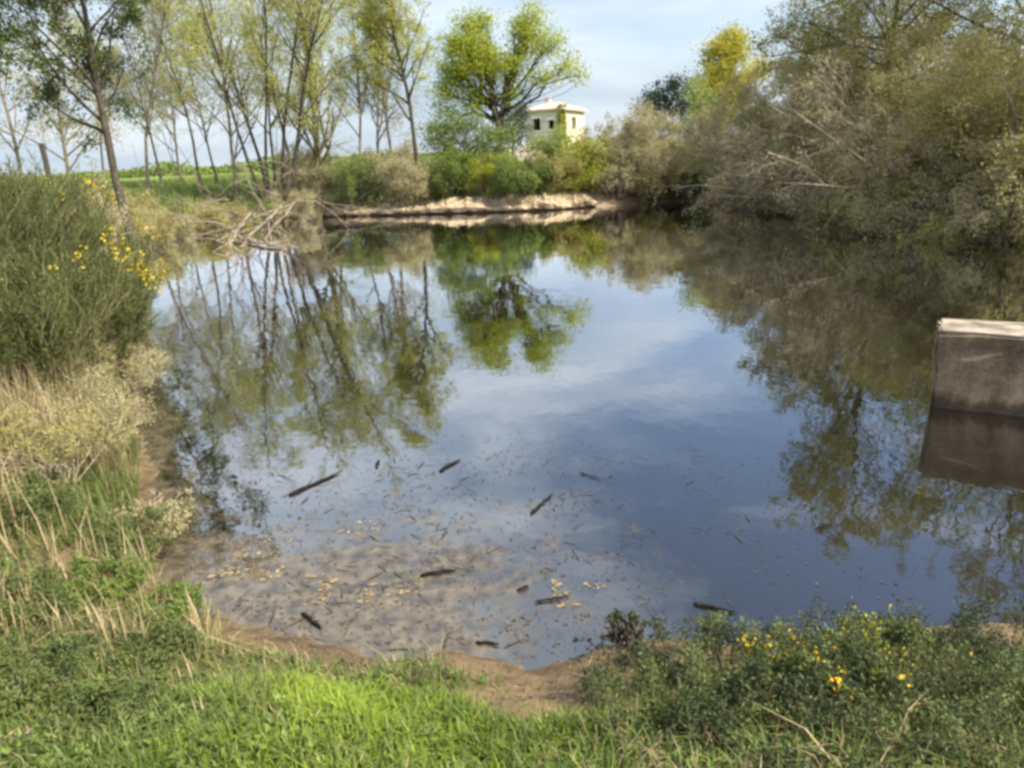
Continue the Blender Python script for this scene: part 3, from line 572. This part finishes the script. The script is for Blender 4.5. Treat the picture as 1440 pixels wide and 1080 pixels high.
v, q = ledge(335, 862, 15); o = mesh_obj('bank', v, q, M['sod'], smooth=False); o['kind'] = 'structure'

# ------------------------------------------------------------------ fallen dead branches on the left of the far bank
def dead(label, pts, r, seed, kidsn=9, name='fallen_branch', mat='dead_wood'):
    rng = np.random.default_rng(seed); P = np.array(pts, float); K = 12
    s = np.linspace(0, len(P)-1, K); p = np.stack([np.interp(s, np.arange(len(P)), P[:, j]) for j in range(3)], 1); org = p[0].copy(); p = (p-org)[None]
    p[:, 1:-1] += rng.normal(0, .05, (1, K-2, 3)); R = np.linspace(r, r*.3, K)[None]; Ln = np.array([np.linalg.norm(P[-1]-P[0])])
    c = kids(rng, p, R, Ln, kidsn, .25, 1, 38, 12, .38, .55); p1, q1 = grow(rng, *c, 6, .16, (0, 0, -.03), .3)
    c2 = kids(rng, p1, q1, c[2], 4, .3, 1, 40, 12, .5, .6); p2, q2 = grow(rng, *c2, 4, .2, (0, 0, -.03), .4)
    t = thing(name, label, 'branch', org, 'dead branches fallen from the far bank')
    v, q = tubes(p, R, 7); mesh_obj('limb', v, q, M[mat], t, smooth=True)
    v, q, _ = join([(*tubes(p1, np.maximum(q1, .012), 4), 0), (*tubes(p2, np.maximum(q2, .007), 3), 0)]); mesh_obj('twigs', v, q, M[mat], t)
def w3(px, py, z): return at(px, py, z)
dead('pale dead branch dipping into the water furthest right of the fallen ones', [w3(425, 262, 1.5), w3(385, 300, .7), w3(335, 352, -.08)], .10, 1)
dead('thick grey dead limb arching from the bank under the many-stemmed tree', [w3(392, 262, 1.5), w3(345, 285, 1.0), w3(305, 318, .1)], .13, 2)
dead('long dead branch lying flat on the water by the brown reflections', [w3(318, 322, .3), w3(370, 348, .05), w3(425, 352, .05)], .08, 3)
dead('short brown dead branch lying on the sandy left inlet bank', [w3(230, 282, 1.1), w3(265, 296, .7), w3(300, 310, .3)], .08, 4)
dead('reddish dead branch tangled near the left inlet', [w3(190, 300, 1.0), w3(235, 318, .4), w3(282, 330, .05)], .07, 5)
dead('thin dead branch hanging down beside the olive shrub on the far bank', [w3(432, 255, 1.7), w3(410, 290, 1.0), w3(372, 338, .0)], .07, 6)
dead('long bleached dead branch stretched along the left inlet edge', [w3(215, 288, .9), w3(262, 305, .45), w3(322, 312, .25)], .09, 8)
dead('broken dead bough leaning from the field edge to the left inlet', [w3(255, 265, 1.5), w3(282, 290, .8), w3(322, 322, .1)], .10, 9)
dead('forked dead branch standing half submerged in front of the thick limb', [w3(352, 300, .8), w3(330, 330, .5), w3(318, 362, -.08)], .07, 7)

# ------------------------------------------------------------------ concrete wall in the water on the right
def concrete():
    m, n, l = newmat('concrete'); b = n['Principled BSDF']; b.inputs['Roughness'].default_value = .9; b.inputs['Specular IOR Level'].default_value = .2
    t = n.new('ShaderNodeTexCoord')
    def noise(scale, st, det=8):
        mp = n.new('ShaderNodeMapping'); mp.inputs['Scale'].default_value = st; z = n.new('ShaderNodeTexNoise'); z.inputs['Scale'].default_value = scale; z.inputs['Detail'].default_value = det; z.inputs['Roughness'].default_value = .68
        l.new(t.outputs['Object'], mp.inputs[0]); l.new(mp.outputs[0], z.inputs['Vector']); return z.outputs['Fac']
    base, streak, grit = noise(2.2, (1, 1, 1)), noise(4, (1, 1, .35)), noise(38, (1, 1, 1), 4)
    r = n.new('ShaderNodeValToRGB'); r.color_ramp.elements[0].position = .33; r.color_ramp.elements[1].position = .68
    r.color_ramp.elements[0].color = (.085, .058, .034, 1); r.color_ramp.elements[1].color = (.30, .225, .15, 1); l.new(base, r.inputs[0])
    k = n.new('ShaderNodeMapRange'); k.inputs[1].default_value = .42; k.inputs[2].default_value = .62; k.inputs[3].default_value = .72; k.inputs[4].default_value = 1.05; l.new(streak, k.inputs[0])
    g = n.new('ShaderNodeMapRange'); g.inputs[1].default_value = .3; g.inputs[2].default_value = .7; g.inputs[3].default_value = .7; g.inputs[4].default_value = 1.25; l.new(grit, g.inputs[0])
    sx = n.new('ShaderNodeSeparateXYZ'); l.new(t.outputs['Object'], sx.inputs[0])
    tide = n.new('ShaderNodeMapRange'); tide.inputs[1].default_value = .10; tide.inputs[2].default_value = .20; tide.inputs[3].default_value = .38; tide.inputs[4].default_value = 1
    l.new(mth('ADD', sx.outputs['Z'], mth('MULTIPLY', mth('SUBTRACT', streak, .5, n, l), .35, n, l), n, l), tide.inputs[0])
    f = mth('MULTIPLY', mth('MULTIPLY', k.outputs[0], g.outputs[0], n, l), tide.outputs[0], n, l)
    v = n.new('ShaderNodeVectorMath'); v.operation = 'SCALE'; l.new(r.outputs[0], v.inputs[0]); l.new(f, v.inputs['Scale']); l.new(v.outputs[0], b.inputs['Base Color'])
    bp = n.new('ShaderNodeBump'); bp.inputs['Strength'].default_value = .6; bp.inputs['Distance'].default_value = .02; l.new(grit, bp.inputs['Height']); l.new(bp.outputs[0], b.inputs['Normal']); return m
M['concrete'] = concrete()
M['concrete_top'] = noisemat('concrete_top', (.12, .10, .075), (.42, .35, .27), 3, bump=.5)
import bmesh
def bevbox(name, x0, x1, y0, y1, z0, z1, bev, mat, parent, seg=2, cuts=0, jit=0, seed=0):
    bm = bmesh.new(); v, q = box(x0, x1, y0, y1, z0, z1); vs = [bm.verts.new(c) for c in v]
    for f in q: bm.faces.new([vs[i] for i in f])
    bmesh.ops.recalc_face_normals(bm, faces=bm.faces)
    bmesh.ops.bevel(bm, geom=bm.edges[:], offset=bev, segments=seg, affect='EDGES')
    if cuts:
        bmesh.ops.subdivide_edges(bm, edges=[e for e in bm.edges if e.calc_length() > .4], cuts=cuts, use_grid_fill=True)
        r = np.random.default_rng(seed)
        for v in bm.verts: v.co += Vector(r.normal(0, jit, 3)); v.co.x -= .06*max(0, 1-v.co.x)*v.co.z     # the end wall leans out
    me = bpy.data.meshes.new(name); bm.to_mesh(me); bm.free(); me.materials.append(mat)
    o = bpy.data.objects.new(name, me); COL.objects.link(o); o.parent = parent; return o
wall = thing('concrete_wall', 'thick brown-stained concrete wall standing in the water at the right edge', 'wall', (WALL_P[0], WALL_P[1], 0)); wall.rotation_euler.z = math.atan2(WALL_T[1], WALL_T[0])
bevbox('body', .0, 5.2, 0, .75, -1.2, .88, .03, M['concrete'], wall, 2, 14, .010, 1)
bevbox('top_crust', .035, 5.16, .03, .72, .85, .893, .012, M['concrete_top'], wall, 2, 14, .012, 2)

# ------------------------------------------------------------------ floating sticks, stump and litter
def stick(label, a, b, r, seed, name='floating_stick', mat='wet_wood', side=2):
    rng = np.random.default_rng(seed); A, B = at(*a, .012), at(*b, .012); K = 9; s = np.linspace(0, 1, K)[:, None]; mid = (A+B)/2; p = (A*(1-s)+B*s-mid)[None]
    p[:, 1:-1] += rng.normal(0, r*.22, (1, K-2, 3))*np.array((1, 1, .3)); R = (.72*r*(1-.45*np.linspace(0, 1, K))*(1+rng.normal(0, .07, K)))[None]; R[:, 0] *= .6; R[:, -1] *= .4
    v, q = tubes(p, R, 7); pr = [(v, q, 0)]
    if side:
        c = kids(rng, p, R, np.array([np.linalg.norm(B-A)]), side, .3, .8, 40, 8, .28, .6); c[1][:, 2] *= .3
        p1, q1 = grow(rng, *c, 4, .12, (0, 0, 0), .3); pr.append((*tubes(p1, q1, 5), 0))
    v, q, _ = join(pr); o = mesh_obj(name, v, q, M[mat], loc=mid, smooth=True); return tag(o, label, 'stick', 'dark sticks floating near the shore')
stick('longest dark stick afloat, pointing up right, left of centre', (406, 696), (478, 664), .024, 1)
stick('short straight stick afloat right of the longest stick and farthest out', (618, 662), (648, 645), .022, 2, side=1)
stick('tiny upright stub afloat between the two farthest sticks', (528, 656), (533, 646), .02, 3, side=0)
stick('forked stick afloat below the middle of the pond', (746, 722), (778, 692), .016, 4, side=2)
stick('thick black log piece afloat close to the sunlit shore', (592, 809), (642, 801), .03, 5, side=1)
stick('black curved stick nearest the left mud', (424, 862), (452, 884), .022, 6, side=1)
stick('long thin stick afloat near the yellow flowered broom', (975, 848), (1036, 860), .018, 7, side=1)
stick('small dark bit of wood at the shore edge', (670, 902), (702, 906), .018, 8, side=1)
stick('short black stick afloat amid the pale leaves right of the log piece', (728, 830), (744, 824), .02, 9, side=0)
stick('twig afloat level with the pale leaves, pointing right', (752, 846), (800, 838), .012, 10, side=2)
stick('faint thin twig afloat right of the forked stick', (815, 664), (845, 674), .010, 11, side=1)

def floating(name, label, mat, boxes, n, size, seed, asp=.42, thr=.5):
    """leaf bits lying on the water, gathered in drifts"""
    rng = np.random.default_rng(seed); C = []
    for (px0, py0, px1, py1, wgt) in boxes:
        k = int(n*wgt); a = np.array([at(px0, py1), at(px1, py1), at(px0, py0), at(px1, py0)])
        x = rng.uniform(a[:, 0].min(), a[:, 0].max(), k*4); y = rng.uniform(a[:, 1].min(), a[:, 1].max(), k*4)
        f = .45*fbm(x*1.7, y*1.7, seed+5, 5)+.55*fbm(x*4.5, y*4.5, seed+9, 4); ok = (f+rng.normal(0, .05, len(x)) > thr) & (sdist(x, y) < -.02)
        C.append(np.stack([x[ok][:k], y[ok][:k], rng.uniform(.003, .008, ok.sum())[:k]], 1))
    C = np.concatenate(C); m = len(C); th = rng.uniform(0, 6.28, m); L = size*np.clip(rng.lognormal(-.1, .5, m), .3, 2.6)
    d = np.stack([np.cos(th), np.sin(th), rng.normal(0, .07, m)], 1)*L[:, None]/2; e = np.stack([-np.sin(th), np.cos(th), rng.normal(0, .12, m)], 1)*L[:, None]*asp/2
    k6 = np.stack([C-d, C-d*.35+e, C+d*.45+e*.9, C+d, C+d*.45-e*.8, C-d*.35-e], 1); V = k6.reshape(-1, 3); b = np.arange(m)[:, None]*6
    V[:, 2] = np.maximum(V[:, 2], .0015)
    Q = np.concatenate([b+np.array((0, 1, 2, 5)), b+np.array((5, 2, 3, 4))]).reshape(-1, 4)
    o = mesh_obj(name, V, Q, M[mat]); o['kind'] = 'stuff'; tag(o, label, 'leaves'); return o
floating('floating_leaves', 'pale and brown dead leaves drifting by the near left shore', 'litter', [(250, 720, 660, 905, .62), (480, 760, 900, 900, .3), (700, 780, 1050, 905, .10)], 650, .022, 1, thr=.58)
floating('floating_scum', 'dark specks of leaf debris spread over the near water', 'litter_dark', [(220, 630, 860, 900, .7), (560, 640, 1100, 920, .4)], 3400, .015, 2, thr=.49)
floating('shore_litter', 'brown leaf litter soaking along the muddy water edge', 'litter', [(240, 840, 520, 925, .6), (480, 880, 900, 945, .5)], 350, .02, 3, thr=.47)

floating('floating_twigs', 'dark thin twig bits drifting on the near water', 'litter_dark', [(230, 640, 700, 900, .6), (520, 650, 1000, 900, .4)], 650, .085, 6, asp=.07, thr=.48)
floating('pale_floating_leaves', 'pale tan dead leaves clustered on the water near the shore', 'straw', [(405, 810, 460, 850, .2), (515, 815, 590, 855, .2), (480, 735, 530, 765, .1), (780, 815, 850, 850, .2), (340, 760, 400, 800, .15), (300, 800, 380, 850, .15)], 330, .032, 4, thr=.50)
# dark round clump at the waterline
sc_ = at(880, 925, .02)
plant('rush_clump', 'small dark rounded clump standing at the waterline by the mud', 'clump', sc_[:2], 300, .18, stems=26, lean=(0, .7), r0=.05, r=.005, bark='bark_dark', leaf='bramble', m1=4, m2=3, m3=0, nl=5, lsize=.03, leafjit=.012, sink=.03, wood='stem_cluster', crown='foliage', l1=.5, twr=.5)

# ------------------------------------------------------------------ grass and herbs of the near shore
def blades(name, label, pts, h, w, mat, seed, lean=.5, hk=None, cat='grass'):
    rng = np.random.default_rng(seed); n = len(pts); z = ground(pts[:, 0], pts[:, 1]); B = np.stack([pts[:, 0], pts[:, 1], z-.01], 1)
    th = rng.uniform(0, 6.28, n); d = np.stack([np.cos(th), np.sin(th), np.zeros(n)], 1); s = np.stack([-np.sin(th), np.cos(th), np.zeros(n)], 1)
    H = h*rng.uniform(.45, 1.3, n)*(hk if hk is not None else 1); le = np.abs(rng.normal(0, lean, n)); up = np.array((0, 0, 1.))
    ww = (w*rng.uniform(.6, 1.3, n))[:, None]
    p1 = B+up*(H*.55)[:, None]+d*(H*le*.35)[:, None]; p2 = B+up*(H*np.cos(np.minimum(le, 1.2)))[:, None]+d*(H*le)[:, None]
    V = np.stack([B-s*ww/2, B+s*ww/2, p1-s*ww*.4, p1+s*ww*.4, p2-s*ww*.08, p2+s*ww*.08], 1).reshape(-1, 3); b = np.arange(n)[:, None]*6
    Q = np.concatenate([b+np.array((0, 1, 3, 2)), b+np.array((2, 3, 5, 4))]).reshape(-1, 4)
    o = mesh_obj(name, V, Q, M[mat]); o['kind'] = 'stuff'; tag(o, label, cat); return o
def scatter(rng, n, x0, x1, y0, y1, dmin=.1, thr=None, sc=1.0, seed=0, edge=0):
    x = rng.uniform(x0, x1, n); y = rng.uniform(y0, y1, n); d = sdist(x, y); ok = d > dmin
    if edge: ok &= d > dmin+edge*(fbm(x*1.1, y*1.1, 61))
    ok &= np.exp(-(((x-mp_[0])/.6)**2+((y-mp_[1])/.42)**2)*1.2)+rng.normal(0, .08, n) < .42
    if thr is not None: ok &= fbm(x*sc, y*sc, seed, 4)+rng.normal(0, .05, n) > thr
    return np.stack([x[ok], y[ok]], 1)
rng = np.random.default_rng(400)
g1_c = at(540, 985, .5)
g1 = scatter(rng, 80000, -1.5, .75, 1.2, 4.2, .42, .43, 1.6, 81, edge=.75)
g1 = g1[np.exp(-(((g1[:, 0]-g1_c[0])/1.15)**2+((g1[:, 1]-g1_c[1])/.55)**2))+rng.normal(0, .18, len(g1)) > .28]
blades('grass', 'bright sunlit green grass on the near shore', g1, .10, .008, 'grass', 1, .8, .45+1.1*fbm(g1[:, 0]*4, g1[:, 1]*4, 12)**1.3)
g2 = scatter(rng, 42000, -4.5, 4.5, .4, 4.8, .3, .42, 1.0, 82, edge=.3)
blades('dark_grass', 'darker mixed grass under and around the lush patches', g2, .13, .008, 'grass_dark', 2, .8, .4+1.4*fbm(g2[:, 0]*3, g2[:, 1]*3, 13)**1.3)
g3 = scatter(rng, 16000, -4.5, 3.8, .6, 5.5, .35, .50, 1.4, 83)
blades('withered_grass', 'withered straw coloured grass blades mixed into the near turf', g3, .13, .006, 'straw', 3, 1.0)
# tall dry grass climbing the left bank
lx_ = lambda y: -.505*y-.25
x = rng.uniform(-9, 0, 60000); y = rng.uniform(3.6, 12, 60000); off = lx_(y)-x; d = sdist(x, y)
ok = (d > .05) & (off > -.4) & (off < 3.2) & (fbm(x*.9, y*.9, 90)+rng.normal(0, .06, len(x)) > .44); g4 = np.stack([x[ok], y[ok]], 1)[:11000]
blades('tall_dry_grass', 'tall tan and straw dry grass on the left bank below the broom', g4, .7, .009, 'straw', 4, .55, np.clip((g4[:, 1]-3.0)/3.2, .4, 1)*(.5+fbm(g4[:, 0]*1.5, g4[:, 1]*1.5, 14)))
ok = (d > .05) & (off > -.4) & (off < 3.2) & (fbm(x*1.1, y*1.1, 91)+rng.normal(0, .06, len(x)) > .46); g5 = np.stack([x[ok], y[ok]], 1)[:20000]
blades('tall_green_grass', 'tall green grass and stalks among the dry grass of the left bank', g5, .55, .010, 'grass_dark', 5, .6, np.clip((g5[:, 1]-3.4)/3.2, .25, 1)*(.5+fbm(g5[:, 0]*1.5, g5[:, 1]*1.5, 15)))
# grass of the far field edge
x = rng.uniform(-36, 4, 60000); y = rng.uniform(28, 75, 60000); d = sdist(x, y); ok = (d > 1.0) & (fbm(x*.4, y*.4, 92) > .42); g6 = np.stack([x[ok], y[ok]], 1)
blades('field_grass', 'long green grass along the edge of the far field', g6, .42, .05, 'field', 6, .5)
ok = (d > 1.3) & (d < 4) & (fbm(x*.8, y*.8, 93) > .55); g7 = np.stack([x[ok], y[ok]], 1)
ok = (d > .25) & (d < 1.4) & (y > 30) & (x > -14) & (fbm(x*1.3, y*1.3, 94) > .46); g8 = np.stack([x[ok], y[ok]], 1)[:2500]
blades('ledge_grass', 'rough grass tufts hanging over the eroded far bank', g8, .8, .035, 'grass_dark', 8, .6)
blades('bank_straw', 'pale dry grass tufts on the far sandy bank', g7, .5, .03, 'straw', 7, .7)

def herb(name, label, xy, seed, h, leaf, stems=14, lsize=.03, spread=.9, nl=9, group=None, flowers=0, fsize=.03, fmat='flower', r0=.10, asp=.38, m1=7, m2=4):
    return plant(name, label, 'plant', xy, seed, h, stems=stems, lean=(.05, spread), r0=r0, r=.0045, bark='bark_olive', leaf=leaf, group=group, m1=m1, m2=m2, m3=0, nl=nl, lsize=lsize, asp=asp, t1=.2, l1=.45, l2=.5,
                 leafjit=.02, sink=.02, wood='stem_cluster', crown='leaves', flowers=flowers, fsize=fsize, fmat=fmat, twr=.6, wob=.14, mr=.0018, twigmat=leaf)
hl = [(60, 760, .55, 'weed', 'leafy green weed clump at the left edge below the dry grass'),
      (150, 830, .42, 'weed_bright', 'bright leafy weed clump left of the mud, upper one'),
      (230, 860, .34, 'weed_bright', 'low bright weed clump touching the mud on the left'),
      (190, 780, .50, 'weed', 'olive weed clump at the left water edge under the dry grass'),
      (30, 860, .42, 'weed', 'dark weed clump at the left edge level with the mud'),
      (110, 910, .34, 'weed_bright', 'fresh green weed clump low on the left side'),
      (210, 930, .28, 'weed', 'dull green weed clump left of the bright grass'),
      (40, 980, .34, 'weed', 'weed clump in the lower left corner'),
      (140, 1030, .28, 'weed', 'weed clump near the bent straw at the bottom left'),
      (330, 1010, .20, 'weed', 'small weed clump at the lower left border of the bright grass')]
for i, (px, py, h, lf, lab) in enumerate(hl):
    p = at(px, py, .55); p = at(px, py, gz(*p[:2])); herb('weed_clump', lab, p[:2], 500+i, h*.62, lf, group='weeds on the left near shore')
hr0 = [(905, 985, .30, 'bramble', 'dark bramble left end beside the bare mud'),
      (985, 935, .40, 'bramble', 'dark bramble reaching over the water left of the yellow flowers'),
      (1060, 1000, .34, 'weed', 'green scrub plant just left below the yellow flowers'),
      (1245, 950, .42, 'weed', 'green leafy sprig rising right of the yellow flowers'),
      (1330, 940, .42, 'bramble', 'dark bramble on the right under the tree reflection'),
      (1420, 930, .45, 'bramble', 'dark bramble cut by the right picture edge'),
      (1290, 1030, .34, 'weed', 'pale green scrub plant in the lower right'),
      (1400, 1050, .36, 'weed', 'scrub plant in the lower right corner'),
      (960, 1050, .26, 'weed', 'dull scrub plant at the bottom right of the bright grass'),
      (1130, 1060, .28, 'bramble', 'dark bramble at the bottom below the yellow flowers'),
      (1040, 935, .36, 'bramble', 'dark bramble between the water and the green scrub'),
      (1190, 925, .40, 'bramble', 'dark bramble behind the yellow flowers at the waterline'),
      (1290, 965, .40, 'bramble', 'dark bramble right of the green leafy sprig'),
      (1370, 985, .40, 'bramble', 'dark bramble below the reflection of the big tree'),
      (1215, 1040, .30, 'bramble', 'dark bramble at the bottom right of the yellow flowers'),
      (1060, 1055, .26, 'bramble', 'dark bramble at the bottom left of the yellow flowers'),
      (905, 1045, .20, 'weed', 'small scrub plant right of the bare earth patch')]
hr = hr0
for i, (px, py, h, lf, lab) in enumerate(hr):
    p = at(px, py, .5); p = at(px, py, gz(*p[:2])); herb('bramble' if lf == 'bramble' else 'scrub_plant', lab, p[:2], 540+i, h*(.55 if py < 990 else .8), lf, group='undergrowth on the right near shore', stems=20, spread=.95, r0=.22, nl=4, lsize=.026, asp=.3, m1=7, m2=4)
p = at(1150, 1000, .45); p = at(1150, 1000, gz(*p[:2]))
herb('broom_plant', 'low broom with clustered yellow flowers at the lower right', p[:2], 560, .36, 'broom', stems=24, spread=.7, lsize=.03, nl=8, flowers=170, fsize=.024, r0=.1, asp=.3)
p = at(1105, 1030, .45); p = at(1105, 1030, gz(*p[:2]))
herb('broom_plant', 'small broom sprig with orange-yellow flowers below the clustered yellow ones', p[:2], 562, .26, 'broom', stems=14, spread=.8, lsize=.03, nl=8, flowers=45, fsize=.022, fmat='flower_orange', r0=.08, asp=.35)
p = at(1265, 985, .45); p = at(1265, 985, gz(*p[:2]))
herb('broom_plant', 'broom sprigs with few scattered yellow flowers right of the clustered ones', p[:2], 561, .30, 'broom', stems=16, spread=.9, lsize=.03, nl=8, flowers=12, fsize=.018, r0=.14, asp=.35)

# ------------------------------------------------------------------ broom bushes on the left bank
def broom(label, xy, seed, h, fl, stems=80, spread=.62):
    return plant('broom_bush', label, 'bush', xy, seed, h, stems=stems, lean=(.02, spread), r0=.45, r=.012, bark='bark_olive', leaf='broom', group='broom bushes on the left bank', m1=9, m2=7, m3=0, nl=3, lsize=.045, asp=.22, t1=.25, l1=.32, a1=22, a2=24,
                 l2=.5, wood='stem_cluster', crown='foliage', flowers=fl, fsize=.05, leafjit=.025, trop=(0, 0, .05), trop2=(0, 0, .06), twr=.7, wob=.10, mr=.005, twigmat='broom')
bl = [(-15, 8.2, 1.75, 50, 'front dark broom bush at the left picture edge'),
      (88, 9.6, 1.6, 650, 'broom bush at the water side with most yellow blossom'),
      (25, 11.5, 2.2, 260, 'tall broom bush behind the front one, few yellow blossoms on top'),
      (118, 13.0, 1.7, 350, 'broom bush next to the brown bank notch'),
      (75, 15.5, 2.2, 40, 'farthest broom bush before the dark oak'),
      (-60, 10.0, 2.2, 20, 'dark broom bush half outside the left edge'),
      (10, 15, 2.2, 20, 'broom bush in the back row at the left edge')]
for i, (px, D, h, fl, lab) in enumerate(bl): broom(lab, spot(px, D, 420), 600+i, h, fl)
plant('dry_bush', 'brown half-bare bush on the bank left of the sandy inlet', 'bush', spot(110, 22, 300), 650, 1.7, stems=14, lean=(.1, .8), r0=.5, r=.03, bark='twig_tan', leaf='willow_grey', m1=6, m2=5, m3=3, nl=3, lsize=.09, wood='branches', crown='foliage', twr=.8)
plant('dry_bush', 'grey twiggy bush beneath the leaning pale trunk', 'bush', spot(95, 27, 270), 651, 2.4, stems=14, lean=(.1, .8), r0=.5, r=.03, bark='twig_tan', leaf='willow_grey', m1=6, m2=5, m3=3, nl=3, lsize=.09, wood='branches', crown='foliage', twr=.8)
plant('dry_bush', 'reddish brown twiggy bush at the foot of the dark oak', 'bush', spot(180, 30.5, 280), 652, 1.5, stems=14, lean=(.1, .9), r0=.5, r=.03, bark='twig_tan', leaf='willow_olive', m1=6, m2=5, m3=3, nl=3, lsize=.09, wood='branches', crown='foliage', twr=.8)
plant('dry_bush', 'low bush on the field edge under the slim yellowish trees', 'bush', spot(262, 38, 260), 653, 1.6, stems=12, lean=(.1, .9), r0=.5, r=.03, bark='twig_tan', leaf='mid', m1=6, m2=5, m3=3, nl=4, lsize=.1, wood='branches', crown='foliage', twr=.8)

for i, (px, D, h, lf, lab) in enumerate(((215, 33.5, 1.4, 'willow_grey', 'brown twiggy bush on the bank right of the reddish one'), (300, 37, 1.5, 'willow_olive', 'low brown bush on top of the sandy bank behind the dead branches'),
                                     (345, 40, 1.3, 'mid', 'small green bush left of the many-stemmed tree foot'), (405, 41, 1.6, 'willow_grey', 'grey bush right of the many-stemmed tree foot'), (150, 33, 2.0, 'willow_olive', 'olive bush behind the foot of the dark oak'),
                                     (40, 26, 1.9, 'mid', 'green bush beside the wooden post'))):
    plant('dry_bush', lab, 'shrub', spot(px, D, 262), 660+i, h, stems=16, lean=(.1, .95), r0=.6, r=.02, bark='twig_tan', leaf=lf, m1=8, m2=6, m3=4, nl=4, lsize=.09, t1=.15, wood='branches', crown='foliage', twr=.8)

# dead leaves and bits on the bare mud
rng = np.random.default_rng(700); x = rng.uniform(-3.2, 1.6, 9000); y = rng.uniform(2.2, 5.0, 9000); z = ground(x, y); ok = (z > .0) & (z < .42) & (fbm(x*3, y*3, 97)+rng.normal(0, .08, len(x)) > .42)
v, q = leaves(rng, np.stack([x[ok], y[ok], z[ok]+.006], 1), .028, .5); v[:, 2] = np.repeat(z[ok], 4)+.004+(v[:, 2]-np.repeat(z[ok], 4))*.35
o = mesh_obj('mud_litter', v, q, M['litter']); o['kind'] = 'stuff'; tag(o, 'dead leaves and twig bits strewn on the bare mud', 'leaves')
for i, (px, py, h, lf, lab) in enumerate(((130, 640, .75, 'willow_grey', 'brown dry bush on the left bank among the straw'), (70, 700, .7, 'willow_olive', 'olive dry bush at the left edge among the straw'), (160, 560, .7, 'willow_grey', 'tan dry bush by the water below the broom'), (120, 560, .9, 'willow_olive', 'olive bush between broom and straw'), (195, 735, .35, 'willow_grey', 'small tan bush at the waterline above the weeds'))):
    p = at(px, py, .8); p = at(px, py, gz(*p[:2])); plant('dry_bush', lab, 'shrub', p[:2], 680+i, h, stems=22, lean=(.05, .9), r0=.2, r=.008, bark='twig_tan', leaf=lf, m1=8, m2=5, m3=0, nl=5, lsize=.035, leafjit=.03, t1=.2, wood='branches', crown='foliage', twr=.6, mr=.003)

# broad little leaves and lying straw in the near turf
rng = np.random.default_rng(710); p = scatter(rng, 30000, -4, 4, .6, 4.6, .5, .50, 2.2, 98); i = np.repeat(np.arange(len(p))[:2600], 4)
pz = ground(p[:, 0], p[:, 1])[i]; v, q = leaves(rng, np.stack([p[i, 0]+rng.normal(0, .018, len(i)), p[i, 1]+rng.normal(0, .018, len(i)), pz+rng.uniform(.015, .07, len(i))], 1), .036, .6)
o = mesh_obj('turf_weeds', v, q, M['weed_bright']); o['kind'] = 'stuff'; tag(o, 'small broad weed leaves sprinkled through the near turf', 'weeds')
p = scatter(rng, 26000, -4, 4, .6, 4.6, .4, .50, 1.8, 99)[:2500]; pz = ground(p[:, 0], p[:, 1])
v, q = leaves(rng, np.stack([p[:, 0], p[:, 1], pz+rng.uniform(.02, .07, len(p))], 1), .075, .09)
o = mesh_obj('turf_straw', v, q, M['straw']); o['kind'] = 'stuff'; tag(o, 'dead straw bits lying in the near turf', 'straw')
p = scatter(rng, 26000, -4, 4, .6, 4.6, .3, .52, 2.6, 101)[:1300]; pz = ground(p[:, 0], p[:, 1])
v, q = leaves(rng, np.stack([p[:, 0], p[:, 1], pz+rng.uniform(.02, .06, len(p))], 1), .04, .55)
o = mesh_obj('turf_litter', v, q, M['litter']); o['kind'] = 'stuff'; tag(o, 'brown dead leaves caught in the near turf', 'leaves')
